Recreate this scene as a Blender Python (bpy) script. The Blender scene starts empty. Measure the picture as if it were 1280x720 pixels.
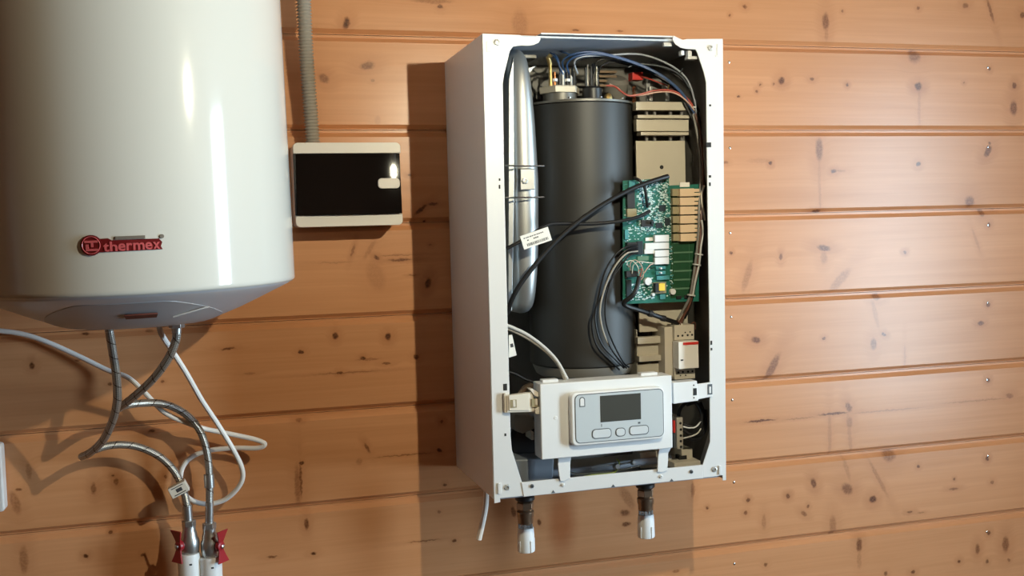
import bpy, bmesh, math, random
from mathutils import Matrix, Vector
import numpy as np
random.seed(7)
S = bpy.context.scene
COL = S.collection

# ------------------------------------------------------------------ camera
cam_data = bpy.data.cameras.new('camera')
cam_data.sensor_width = 36.0
cam_data.lens = 1273.5 * 36.0 / 1280.0
cam_data.clip_start = 0.02
cam = bpy.data.objects.new('camera', cam_data)
COL.objects.link(cam)
_R = [[0.96185473, 0.27038303, 0.04157512],
      [-0.2723362, 0.96078993, 0.05211239],
      [-0.02585465, -0.06144696, 0.99777543]]
m3 = Matrix(((_R[0][0], _R[0][2], -_R[0][1]), (_R[1][0], _R[1][2], -_R[1][1]), (_R[2][0], _R[2][2], -_R[2][1])))
cam.matrix_world = Matrix.Translation((-0.3989, -1.8300, 1.4518)) @ m3.to_4x4()
S.camera = cam

# ------------------------------------------------------------------ daylight and exposure
WIN_Y0, WIN_Y1, WIN_Z0, WIN_Z1 = -1.80, -1.24, 0.66, 1.96
ROOM_X0, ROOM_X1, ROOM_Y1, ROOM_TOP = -2.8, 2.0, -4.6, 2.6
world = bpy.data.worlds.new('sky')
S.world = world
world.use_nodes = True
bg = world.node_tree.nodes['Background']
bg.inputs[0].default_value = (0.62, 0.84, 1.0, 1)
bg.inputs[1].default_value = 46.0
pd = bpy.data.lights.new('window_portal', 'AREA')
pd.shape = 'RECTANGLE'; pd.size = WIN_Z1 - WIN_Z0; pd.size_y = WIN_Y1 - WIN_Y0
pd.cycles.is_portal = True
po = bpy.data.objects.new('window_portal', pd)
COL.objects.link(po)
po.location = (ROOM_X1 + 0.05, (WIN_Y0 + WIN_Y1) / 2, (WIN_Z0 + WIN_Z1) / 2)
po.rotation_euler = (0, math.radians(90), 0)
LAMP = (0.205, -1.08, 1.762)
LAMP_STRENGTH = 8800.0
LAMP_COLOR = (1.0, 0.92, 0.67)
S.view_settings.view_transform = 'Standard'
S.view_settings.look = 'None'
S.view_settings.gamma = 1.0
S.view_settings.use_curve_mapping = False
S.view_settings.exposure = 0.0
S.cycles.sample_clamp_indirect = 6.0
S.cycles.caustics_reflective = False

# ------------------------------------------------------------------ materials
def node(nt, t, **kw):
    n = nt.nodes.new(t)
    for k, val in kw.items(): setattr(n, k, val)
    return n
def mat(name, col, rough=0.5, metal=0.0, var=0.06, scale=30.0, bump=0.0, bscale=200.0, coat=0.0, emit=None, trans=0.0, spec=0.5):
    m = bpy.data.materials.new(name); m.use_nodes = True
    nt = m.node_tree; b = nt.nodes['Principled BSDF']
    tc = node(nt, 'ShaderNodeTexCoord')
    nz = node(nt, 'ShaderNodeTexNoise'); nz.inputs['Scale'].default_value = scale; nz.inputs['Detail'].default_value = 3
    nt.links.new(tc.outputs['Object'], nz.inputs['Vector'])
    mx = node(nt, 'ShaderNodeMix', data_type='RGBA')
    nt.links.new(nz.outputs['Fac'], mx.inputs[0])
    mx.inputs[6].default_value = (*[max(0, c * (1 - var)) for c in col], 1)
    mx.inputs[7].default_value = (*[min(1, c * (1 + var)) for c in col], 1)
    nt.links.new(mx.outputs[2], b.inputs['Base Color'])
    b.inputs['Roughness'].default_value = rough
    b.inputs['Metallic'].default_value = metal
    b.inputs['Coat Weight'].default_value = coat; b.inputs['Coat Roughness'].default_value = 0.09
    b.inputs['Specular IOR Level'].default_value = spec
    b.inputs['Transmission Weight'].default_value = trans
    if emit:
        b.inputs['Emission Color'].default_value = (*emit[0], 1); b.inputs['Emission Strength'].default_value = emit[1]
    if bump:
        n2 = node(nt, 'ShaderNodeTexNoise'); n2.inputs['Scale'].default_value = bscale
        nt.links.new(tc.outputs['Object'], n2.inputs['Vector'])
        bp = node(nt, 'ShaderNodeBump'); bp.inputs['Strength'].default_value = bump; bp.inputs['Distance'].default_value = 0.001
        nt.links.new(n2.outputs['Fac'], bp.inputs['Height']); nt.links.new(bp.outputs['Normal'], b.inputs['Normal'])
    return m

# knot group: an ellipse test, gives core (0..1) and halo (0..1)
def knot_group():
    g = bpy.data.node_groups.new('knot', 'ShaderNodeTree')
    for n in ('P', 'Center', 'A', 'B'):
        g.interface.new_socket(n, in_out='INPUT', socket_type='NodeSocketVector')
    g.interface.new_socket('Strength', in_out='INPUT', socket_type='NodeSocketFloat')
    g.interface.new_socket('Core', in_out='OUTPUT', socket_type='NodeSocketFloat')
    g.interface.new_socket('Halo', in_out='OUTPUT', socket_type='NodeSocketFloat')
    gi = g.nodes.new('NodeGroupInput'); go = g.nodes.new('NodeGroupOutput')
    sub = g.nodes.new('ShaderNodeVectorMath'); sub.operation = 'SUBTRACT'
    g.links.new(gi.outputs['P'], sub.inputs[0]); g.links.new(gi.outputs['Center'], sub.inputs[1])
    ds = []
    for k in ('A', 'B'):
        d = g.nodes.new('ShaderNodeVectorMath'); d.operation = 'DOT_PRODUCT'
        g.links.new(sub.outputs[0], d.inputs[0]); g.links.new(gi.outputs[k], d.inputs[1]); ds.append(d)
    cmb = g.nodes.new('ShaderNodeCombineXYZ')
    g.links.new(ds[0].outputs['Value'], cmb.inputs[0]); g.links.new(ds[1].outputs['Value'], cmb.inputs[1])
    ln = g.nodes.new('ShaderNodeVectorMath'); ln.operation = 'LENGTH'
    g.links.new(cmb.outputs[0], ln.inputs[0])
    for o, a, b in (('Core', 1.3, 0.55), ('Halo', 4.0, 0.8)):
        mr = g.nodes.new('ShaderNodeMapRange'); mr.interpolation_type = 'SMOOTHSTEP'
        mr.inputs['From Min'].default_value = a; mr.inputs['From Max'].default_value = b
        g.links.new(ln.outputs['Value'], mr.inputs['Value'])
        mu = g.nodes.new('ShaderNodeMath'); mu.operation = 'MULTIPLY'
        g.links.new(mr.outputs[0], mu.inputs[0]); g.links.new(gi.outputs['Strength'], mu.inputs[1])
        g.links.new(mu.outputs[0], go.inputs[o])
    return g
KG = knot_group()
def pine(name, seed, knots=(), tint=1.0, light=(0.69, 0.335, 0.160), dark=(0.56, 0.248, 0.102)):
    m = bpy.data.materials.new(name); m.use_nodes = True
    nt = m.node_tree; L = nt.links.new; b = nt.nodes['Principled BSDF']
    tc = node(nt, 'ShaderNodeTexCoord'); P = tc.outputs['Object']
    nw = node(nt, 'ShaderNodeTexNoise'); nw.inputs['Scale'].default_value = 120; nw.inputs['Detail'].default_value = 2
    L(P, nw.inputs['Vector'])
    v0 = node(nt, 'ShaderNodeVectorMath', operation='SUBTRACT'); L(nw.outputs['Color'], v0.inputs[0]); v0.inputs[1].default_value = (.5, .5, .5)
    v1 = node(nt, 'ShaderNodeVectorMath', operation='MULTIPLY_ADD'); L(v0.outputs[0], v1.inputs[0]); v1.inputs[1].default_value = (.006, 0, .006); L(P, v1.inputs[2])
    PD = v1.outputs[0]
    core = halo = red_patch = None
    for (kx, kz, rx, rz, sh, st) in knots:
        g = node(nt, 'ShaderNodeGroup'); g.node_tree = KG
        L(PD, g.inputs['P'])
        g.inputs['Center'].default_value = (kx, 0, kz)
        g.inputs['A'].default_value = (1 / rx, 0, sh / rx)
        g.inputs['B'].default_value = (0, 0, 1 / rz)
        g.inputs['Strength'].default_value = abs(st)
        res = []
        for prev, o in ((core, 'Core'), (halo, 'Halo')):
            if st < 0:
                res.append(prev); red_patch = g.outputs['Halo']; continue  # negative strength is no knot: a soft darker, redder patch
            if prev is None: res.append(g.outputs[o])
            else:
                mxn = node(nt, 'ShaderNodeMath', operation='MAXIMUM'); L(prev, mxn.inputs[0]); L(g.outputs[o], mxn.inputs[1]); res.append(mxn.outputs[0])
        core, halo = res
    # grain coordinates: long in x, pushed aside round the knots
    sep = node(nt, 'ShaderNodeSeparateXYZ'); L(P, sep.inputs[0])
    zz = sep.outputs['Z']
    if halo is not None:
        ma = node(nt, 'ShaderNodeMath', operation='MULTIPLY_ADD'); L(halo, ma.inputs[0]); ma.inputs[1].default_value = 0.012; L(zz, ma.inputs[2]); zz = ma.outputs[0]
    cx = node(nt, 'ShaderNodeCombineXYZ'); L(sep.outputs['X'], cx.inputs[0]); L(zz, cx.inputs[2]); cx.inputs[1].default_value = seed * 3.17
    def grain(sx, sz, sc, det, dist=0.0):
        mp = node(nt, 'ShaderNodeVectorMath', operation='MULTIPLY'); L(cx.outputs[0], mp.inputs[0]); mp.inputs[1].default_value = (sx, 1, sz)
        n = node(nt, 'ShaderNodeTexNoise'); n.inputs['Scale'].default_value = sc; n.inputs['Detail'].default_value = det; n.inputs['Distortion'].default_value = dist
        L(mp.outputs[0], n.inputs['Vector']); return n.outputs['Fac']
    g1 = grain(0.9, 22, 2.0, 4, 0.6)     # broad figure
    g2 = grain(2.0, 130, 2.0, 3, 0.2)    # fine fibre
    g3 = grain(1.6, 3.2, 1.3, 2)         # board-to-board cloudiness
    ad = node(nt, 'ShaderNodeMath', operation='MULTIPLY_ADD'); L(g2, ad.inputs[0]); ad.inputs[1].default_value = 0.35
    ad2 = node(nt, 'ShaderNodeMath', operation='MULTIPLY_ADD'); L(g1, ad2.inputs[0]); ad2.inputs[1].default_value = 0.75; ad2.inputs[2].default_value = -0.35
    L(ad2.outputs[0], ad.inputs[2])
    ad3 = node(nt, 'ShaderNodeMath', operation='MULTIPLY_ADD'); L(g3, ad3.inputs[0]); ad3.inputs[1].default_value = 0.6; L(ad.outputs[0], ad3.inputs[2])
    mr = node(nt, 'ShaderNodeMapRange'); L(ad3.outputs[0], mr.inputs['Value']); mr.inputs['From Min'].default_value = 0.2; mr.inputs['From Max'].default_value = 0.8
    mx = node(nt, 'ShaderNodeMix', data_type='RGBA'); L(mr.outputs[0], mx.inputs[0])
    mx.inputs[6].default_value = (*[c * tint for c in dark], 1); mx.inputs[7].default_value = (*[c * tint for c in light], 1)
    out = mx.outputs[2]
    rough_in = None
    if core is not None:
        h = node(nt, 'ShaderNodeMix', data_type='RGBA')
        hg = node(nt, 'ShaderNodeMapRange'); L(g1, hg.inputs['Value']); hg.inputs['From Min'].default_value = 0.35; hg.inputs['From Max'].default_value = 0.65; hg.inputs['To Min'].default_value = 0.06; hg.inputs['To Max'].default_value = 0.62
        hm = node(nt, 'ShaderNodeMath', operation='MULTIPLY'); L(halo, hm.inputs[0]); L(hg.outputs[0], hm.inputs[1])
        L(hm.outputs[0], h.inputs[0]); L(out, h.inputs[6]); h.inputs[7].default_value = (0.40, 0.150, 0.055, 1)
        n3 = node(nt, 'ShaderNodeTexNoise'); n3.inputs['Scale'].default_value = 260; n3.inputs['Detail'].default_value = 3; L(P, n3.inputs['Vector'])
        r3 = node(nt, 'ShaderNodeMapRange'); L(n3.outputs['Fac'], r3.inputs['Value']); r3.inputs['From Min'].default_value = 0.3; r3.inputs['From Max'].default_value = 0.62; r3.inputs['To Min'].default_value = 0.5
        c1 = node(nt, 'ShaderNodeMath', operation='MULTIPLY'); L(core, c1.inputs[0]); L(r3.outputs[0], c1.inputs[1])
        k = node(nt, 'ShaderNodeMix', data_type='RGBA'); L(c1.outputs[0], k.inputs[0]); L(h.outputs[2], k.inputs[6]); k.inputs[7].default_value = (0.27, 0.090, 0.030, 1)
        c2 = node(nt, 'ShaderNodeMath', operation='POWER'); L(core, c2.inputs[0]); c2.inputs[1].default_value = 3.0
        c3 = node(nt, 'ShaderNodeMath', operation='MULTIPLY'); L(c2.outputs[0], c3.inputs[0]); L(r3.outputs[0], c3.inputs[1])
        k2 = node(nt, 'ShaderNodeMix', data_type='RGBA'); L(c3.outputs[0], k2.inputs[0]); L(k.outputs[2], k2.inputs[6]); k2.inputs[7].default_value = (0.085, 0.026, 0.009, 1)
        out = k2.outputs[2]
        if red_patch is not None:
            sm = node(nt, 'ShaderNodeMath', operation='MULTIPLY'); L(red_patch, sm.inputs[0]); sm.inputs[1].default_value = 0.8
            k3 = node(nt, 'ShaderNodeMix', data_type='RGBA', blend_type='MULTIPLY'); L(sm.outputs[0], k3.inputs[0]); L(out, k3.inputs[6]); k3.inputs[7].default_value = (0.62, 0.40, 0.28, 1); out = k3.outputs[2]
    L(out, b.inputs['Base Color'])
    b.inputs['Roughness'].default_value = 0.31
    b.inputs['Specular IOR Level'].default_value = 0.42
    bp = node(nt, 'ShaderNodeBump'); bp.inputs['Strength'].default_value = 0.12; bp.inputs['Distance'].default_value = 0.002
    L(ad.outputs[0], bp.inputs['Height']); L(bp.outputs['Normal'], b.inputs['Normal'])
    return m

M = {}
M['enamel'] = mat('white_enamel', (0.565, 0.575, 0.55), 0.5, var=0.01, scale=4, coat=0.9, spec=0.2)
M['cap_grey'] = mat('grey_cap_plastic', (0.50, 0.51, 0.53), 0.32, var=0.03, scale=20)
M['cover_grey'] = mat('darker_cover_plastic', (0.34, 0.345, 0.36), 0.38, var=0.03, scale=20)
M['slot_red'] = mat('dark_red_slot', (0.10, 0.02, 0.012), 0.6)
M['emblem_red'] = mat('emblem_dark_red', (0.13, 0.008, 0.010), 0.3, var=0.1, scale=90)
M['letter_red'] = mat('emblem_letter_red', (0.52, 0.10, 0.11), 0.3, var=0.1, scale=90)
M['emblem_grey'] = mat('emblem_grey', (0.16, 0.14, 0.12), 0.4)
M['powder'] = mat('white_powder_coat', (0.70, 0.70, 0.695), 0.34, var=0.015, scale=12, bump=0.03, bscale=900)
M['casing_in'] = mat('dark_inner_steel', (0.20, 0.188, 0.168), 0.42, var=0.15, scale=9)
M['pan'] = mat('blue_grey_steel', (0.36, 0.385, 0.43), 0.38, var=0.12, scale=14)
M['tray'] = mat('dark_blue_grey_tray', (0.17, 0.19, 0.22), 0.4, var=0.12, scale=14)
M['top_paint'] = mat('blue_grey_roof_paint', (0.50, 0.55, 0.63), 0.34, var=0.08, scale=14)
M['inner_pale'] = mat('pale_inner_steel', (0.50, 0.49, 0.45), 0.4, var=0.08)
M['black_foam'] = mat('charcoal_cylinder_coat', (0.027, 0.0265, 0.025), 0.5, var=0.2, scale=6)
M['lid'] = mat('cylinder_lid_steel', (0.17, 0.165, 0.15), 0.45, metal=0.4, var=0.1)
M['galv'] = mat('galvanised_vessel_steel', (0.36, 0.365, 0.36), 0.40, metal=0.75, var=0.08, scale=25)
M['beige'] = mat('beige_passivated_steel', (0.57, 0.515, 0.41), 0.42, metal=0.2, var=0.06, scale=30)
M['brass'] = mat('brass', (0.70, 0.50, 0.20), 0.28, metal=0.9, var=0.1)
M['brown_metal'] = mat('tarnished_brass', (0.30, 0.21, 0.14), 0.30, metal=0.8, var=0.2)
M['copper'] = mat('copper', (0.85, 0.36, 0.16), 0.25, metal=1.0)
M['steel'] = mat('bright_steel', (0.62, 0.62, 0.60), 0.22, metal=1.0, var=0.1, scale=80)
M['screw'] = mat('zinc_screw', (0.55, 0.55, 0.53), 0.4, metal=0.55, var=0.1, scale=80)
M['nickel'] = mat('nickel_plate', (0.52, 0.52, 0.51), 0.34, metal=0.9, var=0.15, scale=60)
M['black'] = mat('black_plastic', (0.016, 0.016, 0.017), 0.42, var=0.1)
M['cable_black'] = mat('black_cable', (0.010, 0.0095, 0.010), 0.45, var=0.1, spec=0.3)
M['cable_grey'] = mat('pale_grey_cable', (0.55, 0.54, 0.51), 0.4, var=0.05)
M['cable_white'] = mat('white_cable', (0.86, 0.85, 0.83), 0.42, var=0.03)
M['wire_blue'] = mat('blue_wire', (0.03, 0.075, 0.19), 0.4)
M['wire_red'] = mat('red_wire', (0.42, 0.06, 0.04), 0.4)
M['wire_pink'] = mat('pale_pink_wire', (0.62, 0.40, 0.32), 0.45)
M['wire_green'] = mat('yellow_green_wire', (0.30, 0.36, 0.07), 0.4)
M['wire_brown'] = mat('brown_wire', (0.13, 0.05, 0.03), 0.4)
M['red_plastic'] = mat('red_plastic', (0.60, 0.030, 0.022), 0.4)
M['yellow'] = mat('yellow_tape', (0.80, 0.55, 0.05), 0.45)
M['white_plastic'] = mat('white_plastic', (0.74, 0.75, 0.755), 0.38, var=0.015)
M['ivory'] = mat('ivory_plastic', (0.70, 0.65, 0.56), 0.40, var=0.02)
M['paper'] = mat('label_paper', (0.78, 0.77, 0.73), 0.6, var=0.03)
M['ink'] = mat('printed_ink', (0.045, 0.045, 0.05), 0.6)
M['panel_grey'] = mat('silver_grey_panel', (0.50, 0.55, 0.58), 0.42, var=0.02)
M['panel_edge'] = mat('panel_groove_grey', (0.085, 0.098, 0.112), 0.5)
M['button_grey'] = mat('button_grey', (0.58, 0.62, 0.65), 0.4, var=0.02)
M['lcd'] = mat('lcd_glass', (0.060, 0.062, 0.056), 0.22, var=0.03)
M['pcb'] = mat('green_circuit_board', (0.016, 0.140, 0.105), 0.38, var=0.35, scale=160)
M['pcb_dark'] = mat('dark_green_solder_mask', (0.008, 0.060, 0.022), 0.42, var=0.25, scale=140)
M['pcb_line'] = mat('pale_silkscreen', (0.10, 0.20, 0.12), 0.5)
M['smd_pale'] = mat('pads_and_window_sheen', (0.62, 0.76, 0.76), 0.35, metal=0.1, var=0.3, scale=400)
M['smd_teal'] = mat('teal_components', (0.06, 0.27, 0.29), 0.4, var=0.4, scale=300)
M['smd_dark'] = mat('dark_components', (0.012, 0.022, 0.028), 0.4, var=0.3, scale=300)
M['relay_tan'] = mat('tan_relay_plastic', (0.74, 0.55, 0.36), 0.45, var=0.05)
M['relay_dark'] = mat('olive_relay_socket', (0.30, 0.25, 0.14), 0.5, var=0.1)
M['contactor'] = mat('beige_contactor_plastic', (0.57, 0.51, 0.41), 0.5, var=0.03)
M['hole'] = mat('dark_hole', (0.010, 0.009, 0.008), 0.7)
M['tint'] = mat('dark_tinted_window', (0.006, 0.005, 0.005), 0.028, var=0.2, scale=8)
M['box_white'] = mat('warm_white_plastic', (0.80, 0.76, 0.70), 0.36, var=0.015)
M['conduit'] = mat('grey_conduit_plastic', (0.33, 0.30, 0.25), 0.5, var=0.05)
M['handle_red'] = mat('red_enamel', (0.34, 0.014, 0.022), 0.34, var=0.1)
M['ppr'] = mat('white_pipe_plastic', (0.80, 0.82, 0.83), 0.42, var=0.02)
M['clear_tube'] = mat('translucent_tube', (0.86, 0.80, 0.73), 0.35, var=0.05)
M['bulb'] = mat('lamp_capsule', (1, 1, 1), 0.5, emit=(LAMP_COLOR, LAMP_STRENGTH))
M['plaster'] = mat('floor_board_brown', (0.09, 0.05, 0.03), 0.5, var=0.2, scale=6)
def braid_mat():
    m = bpy.data.materials.new('steel_braid'); m.use_nodes = True
    nt = m.node_tree; L = nt.links.new; b = nt.nodes['Principled BSDF']
    tc = node(nt, 'ShaderNodeTexCoord')
    sp = node(nt, 'ShaderNodeSeparateXYZ'); L(tc.outputs['UV'], sp.inputs[0])
    outs = []
    for sgn in (1, -1):   # two families of strands winding round the hose
        a = node(nt, 'ShaderNodeMath', operation='MULTIPLY'); L(sp.outputs['X'], a.inputs[0]); a.inputs[1].default_value = sgn * 6 * 2 * math.pi
        c = node(nt, 'ShaderNodeMath', operation='MULTIPLY_ADD'); L(sp.outputs['Y'], c.inputs[0]); c.inputs[1].default_value = 2 * math.pi * 190; L(a.outputs[0], c.inputs[2])
        s = node(nt, 'ShaderNodeMath', operation='SINE'); L(c.outputs[0], s.inputs[0]); outs.append(s.outputs[0])
    mul = node(nt, 'ShaderNodeMath', operation='MULTIPLY'); L(outs[0], mul.inputs[0]); L(outs[1], mul.inputs[1])
    # sparse dark tracer marks winding along the hose
    t1 = node(nt, 'ShaderNodeMath', operation='MULTIPLY_ADD'); L(sp.outputs['Y'], t1.inputs[0]); t1.inputs[1].default_value = 40; t1.inputs[2].default_value = 0
    t2 = node(nt, 'ShaderNodeMath', operation='ADD'); L(t1.outputs[0], t2.inputs[0]); L(sp.outputs['X'], t2.inputs[1])
    fr = node(nt, 'ShaderNodeMath', operation='FRACT'); L(t2.outputs[0], fr.inputs[0])
    lt = node(nt, 'ShaderNodeMath', operation='LESS_THAN'); L(fr.outputs[0], lt.inputs[0]); lt.inputs[1].default_value = 0.07
    mr = node(nt, 'ShaderNodeMapRange'); L(mul.outputs[0], mr.inputs['Value']); mr.inputs['From Min'].default_value = -0.8; mr.inputs['From Max'].default_value = 0.8
    mx = node(nt, 'ShaderNodeMix', data_type='RGBA'); L(mr.outputs[0], mx.inputs[0]); mx.inputs[6].default_value = (0.22, 0.205, 0.18, 1); mx.inputs[7].default_value = (0.58, 0.56, 0.52, 1)
    m2 = node(nt, 'ShaderNodeMix', data_type='RGBA'); L(lt.outputs[0], m2.inputs[0]); L(mx.outputs[2], m2.inputs[6]); m2.inputs[7].default_value = (0.10, 0.075, 0.06, 1)
    L(m2.outputs[2], b.inputs['Base Color']); b.inputs['Metallic'].default_value = 0.75; b.inputs['Roughness'].default_value = 0.34
    bp = node(nt, 'ShaderNodeBump'); bp.inputs['Strength'].default_value = 0.4; bp.inputs['Distance'].default_value = 0.0006; L(mul.outputs[0], bp.inputs['Height']); L(bp.outputs['Normal'], b.inputs['Normal'])
    return m
M['braid'] = braid_mat()

# ------------------------------------------------------------------ mesh helpers
class MB:
    def __init__(s): s.v = []; s.f = []; s.mi = []; s.uv = {}
    def add(s, vs, fs, mi=0, uvs=None):
        o = len(s.v); s.v += [tuple(p) for p in vs]
        for i, f in enumerate(fs):
            if uvs: s.uv[len(s.f)] = uvs[i]
            s.f.append(tuple(o + k for k in f)); s.mi.append(mi)
        return s
    def box(s, x0, x1, y0, y1, z0, z1, mi=0):
        x0, x1 = min(x0, x1), max(x0, x1); y0, y1 = min(y0, y1), max(y0, y1); z0, z1 = min(z0, z1), max(z0, z1)
        vs = [(x, y, z) for z in (z0, z1) for y in (y0, y1) for x in (x0, x1)]
        return s.add(vs, [(0, 2, 3, 1), (4, 5, 7, 6), (0, 1, 5, 4), (2, 6, 7, 3), (0, 4, 6, 2), (1, 3, 7, 5)], mi)
    def obox(s, c, ux, uz, hx, hy, hz, mi=0):        # oriented box: ux, uz unit vectors
        c = Vector(c); ux = Vector(ux).normalized(); uz = Vector(uz); uz = (uz - ux * uz.dot(ux)).normalized(); uy = uz.cross(ux)
        vs = [c + ux * (a * hx) + uy * (b * hy) + uz * (d * hz) for d in (-1, 1) for b in (-1, 1) for a in (-1, 1)]
        return s.add(vs, [(0, 2, 3, 1), (4, 5, 7, 6), (0, 1, 5, 4), (2, 6, 7, 3), (0, 4, 6, 2), (1, 3, 7, 5)], mi)
    def prism(s, poly, y0, y1, mi=0):                # polygon in x,z pushed from y0 to y1
        n = len(poly)
        vs = [(x, y0, z) for x, z in poly] + [(x, y1, z) for x, z in poly]
        fs = [tuple(range(n)), tuple(range(2 * n - 1, n - 1, -1))] + [(i, n + i, n + (i + 1) % n, (i + 1) % n) for i in range(n)]
        return s.add(vs, fs, mi)
    def tube(s, pts, r, n=8, mi=0, cap=True, uv=False):
        pts = [Vector(p) for p in pts]; N = len(pts)
        rr = r if isinstance(r, (list, tuple)) else [r] * N
        T = [(pts[min(i + 1, N - 1)] - pts[max(i - 1, 0)]).normalized() for i in range(N)]
        ref = Vector((0, 0, 1)) if abs(T[0].z) < 0.9 else Vector((1, 0, 0))
        U = (ref - T[0] * ref.dot(T[0])).normalized()
        vs = []; ln = [0]
        for i in range(N):
            U = (U - T[i] * U.dot(T[i])).normalized(); V = T[i].cross(U)
            for k in range(n):
                a = 2 * math.pi * k / n
                vs.append(pts[i] + (U * math.cos(a) + V * math.sin(a)) * rr[i])
            if i: ln.append(ln[-1] + (pts[i] - pts[i - 1]).length)
        fs = []; uvs = []
        for i in range(N - 1):
            for k in range(n):
                k2 = (k + 1) % n
                fs.append((i * n + k, i * n + k2, (i + 1) * n + k2, (i + 1) * n + k))
                uvs.append(((k / n, ln[i]), ((k + 1) / n, ln[i]), ((k + 1) / n, ln[i + 1]), (k / n, ln[i + 1])))
        if cap:
            fs.append(tuple(range(n - 1, -1, -1))); uvs.append(tuple((0.5, 0) for _ in range(n)))
            fs.append(tuple((N - 1) * n + k for k in range(n))); uvs.append(tuple((0.5, ln[-1]) for _ in range(n)))
        return s.add(vs, fs, mi, uvs if uv else None)
    def cyl(s, a, b, r, n=16, mi=0): return s.tube([a, b], r, n, mi)
    def lathe(s, prof, c=(0, 0, 0), axis=(0, 0, 1), n=32, mi=0):   # prof: (radius, height)
        ax = Vector(axis).normalized(); c = Vector(c)
        ref = Vector((1, 0, 0)) if abs(ax.x) < 0.9 else Vector((0, 1, 0))
        U = (ref - ax * ref.dot(ax)).normalized(); V = ax.cross(U)
        vs = []; m = len(prof)
        for r, h in prof:
            for k in range(n):
                a = 2 * math.pi * k / n
                vs.append(c + ax * h + (U * math.cos(a) + V * math.sin(a)) * max(r, 1e-5))
        fs = [(i * n + k, i * n + (k + 1) % n, (i + 1) * n + (k + 1) % n, (i + 1) * n + k) for i in range(m - 1) for k in range(n)]
        fs.append(tuple(range(n - 1, -1, -1))); fs.append(tuple((m - 1) * n + k for k in range(n)))
        return s.add(vs, fs, mi)
ROOT = {}
def obj(name, mb, mats, parent=None, bevel=0.0, smooth=True, seg=2, kind=None, angle=35):
    me = bpy.data.meshes.new(name)
    off = Vector((0, 0, 0)); p = parent
    while p is not None: off += Vector(ROOT.get(p.name, (0, 0, 0))); p = p.parent
    me.from_pydata([Vector(v) - off for v in mb.v], [], mb.f)
    for mt in (mats if isinstance(mats, (list, tuple)) else [mats]): me.materials.append(mt)
    me.polygons.foreach_set('material_index', mb.mi)
    if mb.uv:
        ul = me.uv_layers.new(name='UVMap')
        for pi, uvs in mb.uv.items():
            for li, q in zip(me.polygons[pi].loop_indices, uvs): ul.data[li].uv = q
    me.update()
    bm = bmesh.new(); bm.from_mesh(me); bmesh.ops.recalc_face_normals(bm, faces=bm.faces); bm.to_mesh(me); bm.free()
    if smooth:
        me.shade_smooth(); me.set_sharp_from_angle(angle=math.radians(angle))
    o = bpy.data.objects.new(name, me); COL.objects.link(o)
    if parent is not None: o.parent = parent
    if kind: o['kind'] = kind
    if bevel:
        b = o.modifiers.new('bevel', 'BEVEL'); b.width = bevel; b.segments = seg; b.limit_method = 'ANGLE'; b.angle_limit = math.radians(50)
        b.harden_normals = True
    return o
def thing(name, label, cat, loc, group=None):
    o = bpy.data.objects.new(name, None); COL.objects.link(o); o.location = loc; o.empty_display_size = 0.05
    ROOT[o.name] = loc
    o['label'] = label; o['category'] = cat
    if group: o['group'] = group
    return o
def tag(o, label, cat, group=None):
    o['label'] = label; o['category'] = cat
    if group: o['group'] = group
    return o
def smooth_path(pts, k=7):        # Catmull-Rom through the points
    P = [Vector(p) for p in pts]; out = []
    P = [P[0] * 2 - P[1]] + P + [P[-1] * 2 - P[-2]]
    for i in range(1, len(P) - 2):
        a, b, c, d = P[i - 1:i + 3]
        for j in range(k):
            t = j / k
            out.append(0.5 * ((2 * b) + (c - a) * t + (2 * a - 5 * b + 4 * c - d) * t * t + (3 * b - a - 3 * c + d) * t ** 3))
    out.append(P[-2]); return out
def rrect(x0, x1, z0, z1, r, n=5):
    x0, x1 = min(x0, x1), max(x0, x1); z0, z1 = min(z0, z1), max(z0, z1); r = min(r, (x1 - x0) / 2.01, (z1 - z0) / 2.01)
    out = []
    for cx, cz, a0 in ((x1 - r, z1 - r, 0), (x0 + r, z1 - r, 90), (x0 + r, z0 + r, 180), (x1 - r, z0 + r, 270)):
        for i in range(n + 1):
            a = math.radians(a0 + 90 * i / n); out.append((cx + r * math.cos(a), cz + r * math.sin(a)))
    return out
def rbox(mb, x0, x1, y0, y1, z0, z1, r=0.004, mi=0): return mb.prism(rrect(x0, x1, z0, z1, r), y0, y1, mi)
def cable(name, pts, r, mt, parent=None, n=8, k=7, uv=False, kind=None):
    mb = MB(); mb.tube(smooth_path(pts, k), r, n, uv=uv)
    return obj(name, mb, mt, parent, kind=kind)
def structure(o): o['kind'] = 'structure'; return o

# ------------------------------------------------------------------ room shell
def sbox(name, x0, x1, y0, y1, z0, z1, mt):
    return structure(obj(name, MB().box(x0, x1, y0, y1, z0, z1), mt))
room_pine = pine('pine_room_boards', 40, tint=0.5)
sbox('floor', ROOM_X0 - .1, ROOM_X1 + .1, ROOM_Y1 - .1, .05, -.05, 0, M['plaster'])
sbox('ceiling', ROOM_X0 - .1, ROOM_X1 + .1, ROOM_Y1 - .1, .05, ROOM_TOP, ROOM_TOP + .05, room_pine)
sbox('wall_left', ROOM_X0 - .1, ROOM_X0, ROOM_Y1 - .1, .05, 0, ROOM_TOP, room_pine)
sbox('wall_front', ROOM_X0, ROOM_X1, ROOM_Y1 - .1, ROOM_Y1, 0, ROOM_TOP, room_pine)
wr = MB().box(ROOM_X1, ROOM_X1 + .1, ROOM_Y1 - .1, WIN_Y0, 0, ROOM_TOP).box(ROOM_X1, ROOM_X1 + .1, WIN_Y1, .05, 0, ROOM_TOP).box(ROOM_X1, ROOM_X1 + .1, WIN_Y0, WIN_Y1, WIN_Z1, ROOM_TOP).box(ROOM_X1, ROOM_X1 + .1, WIN_Y0, WIN_Y1, 0, WIN_Z0)
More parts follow.
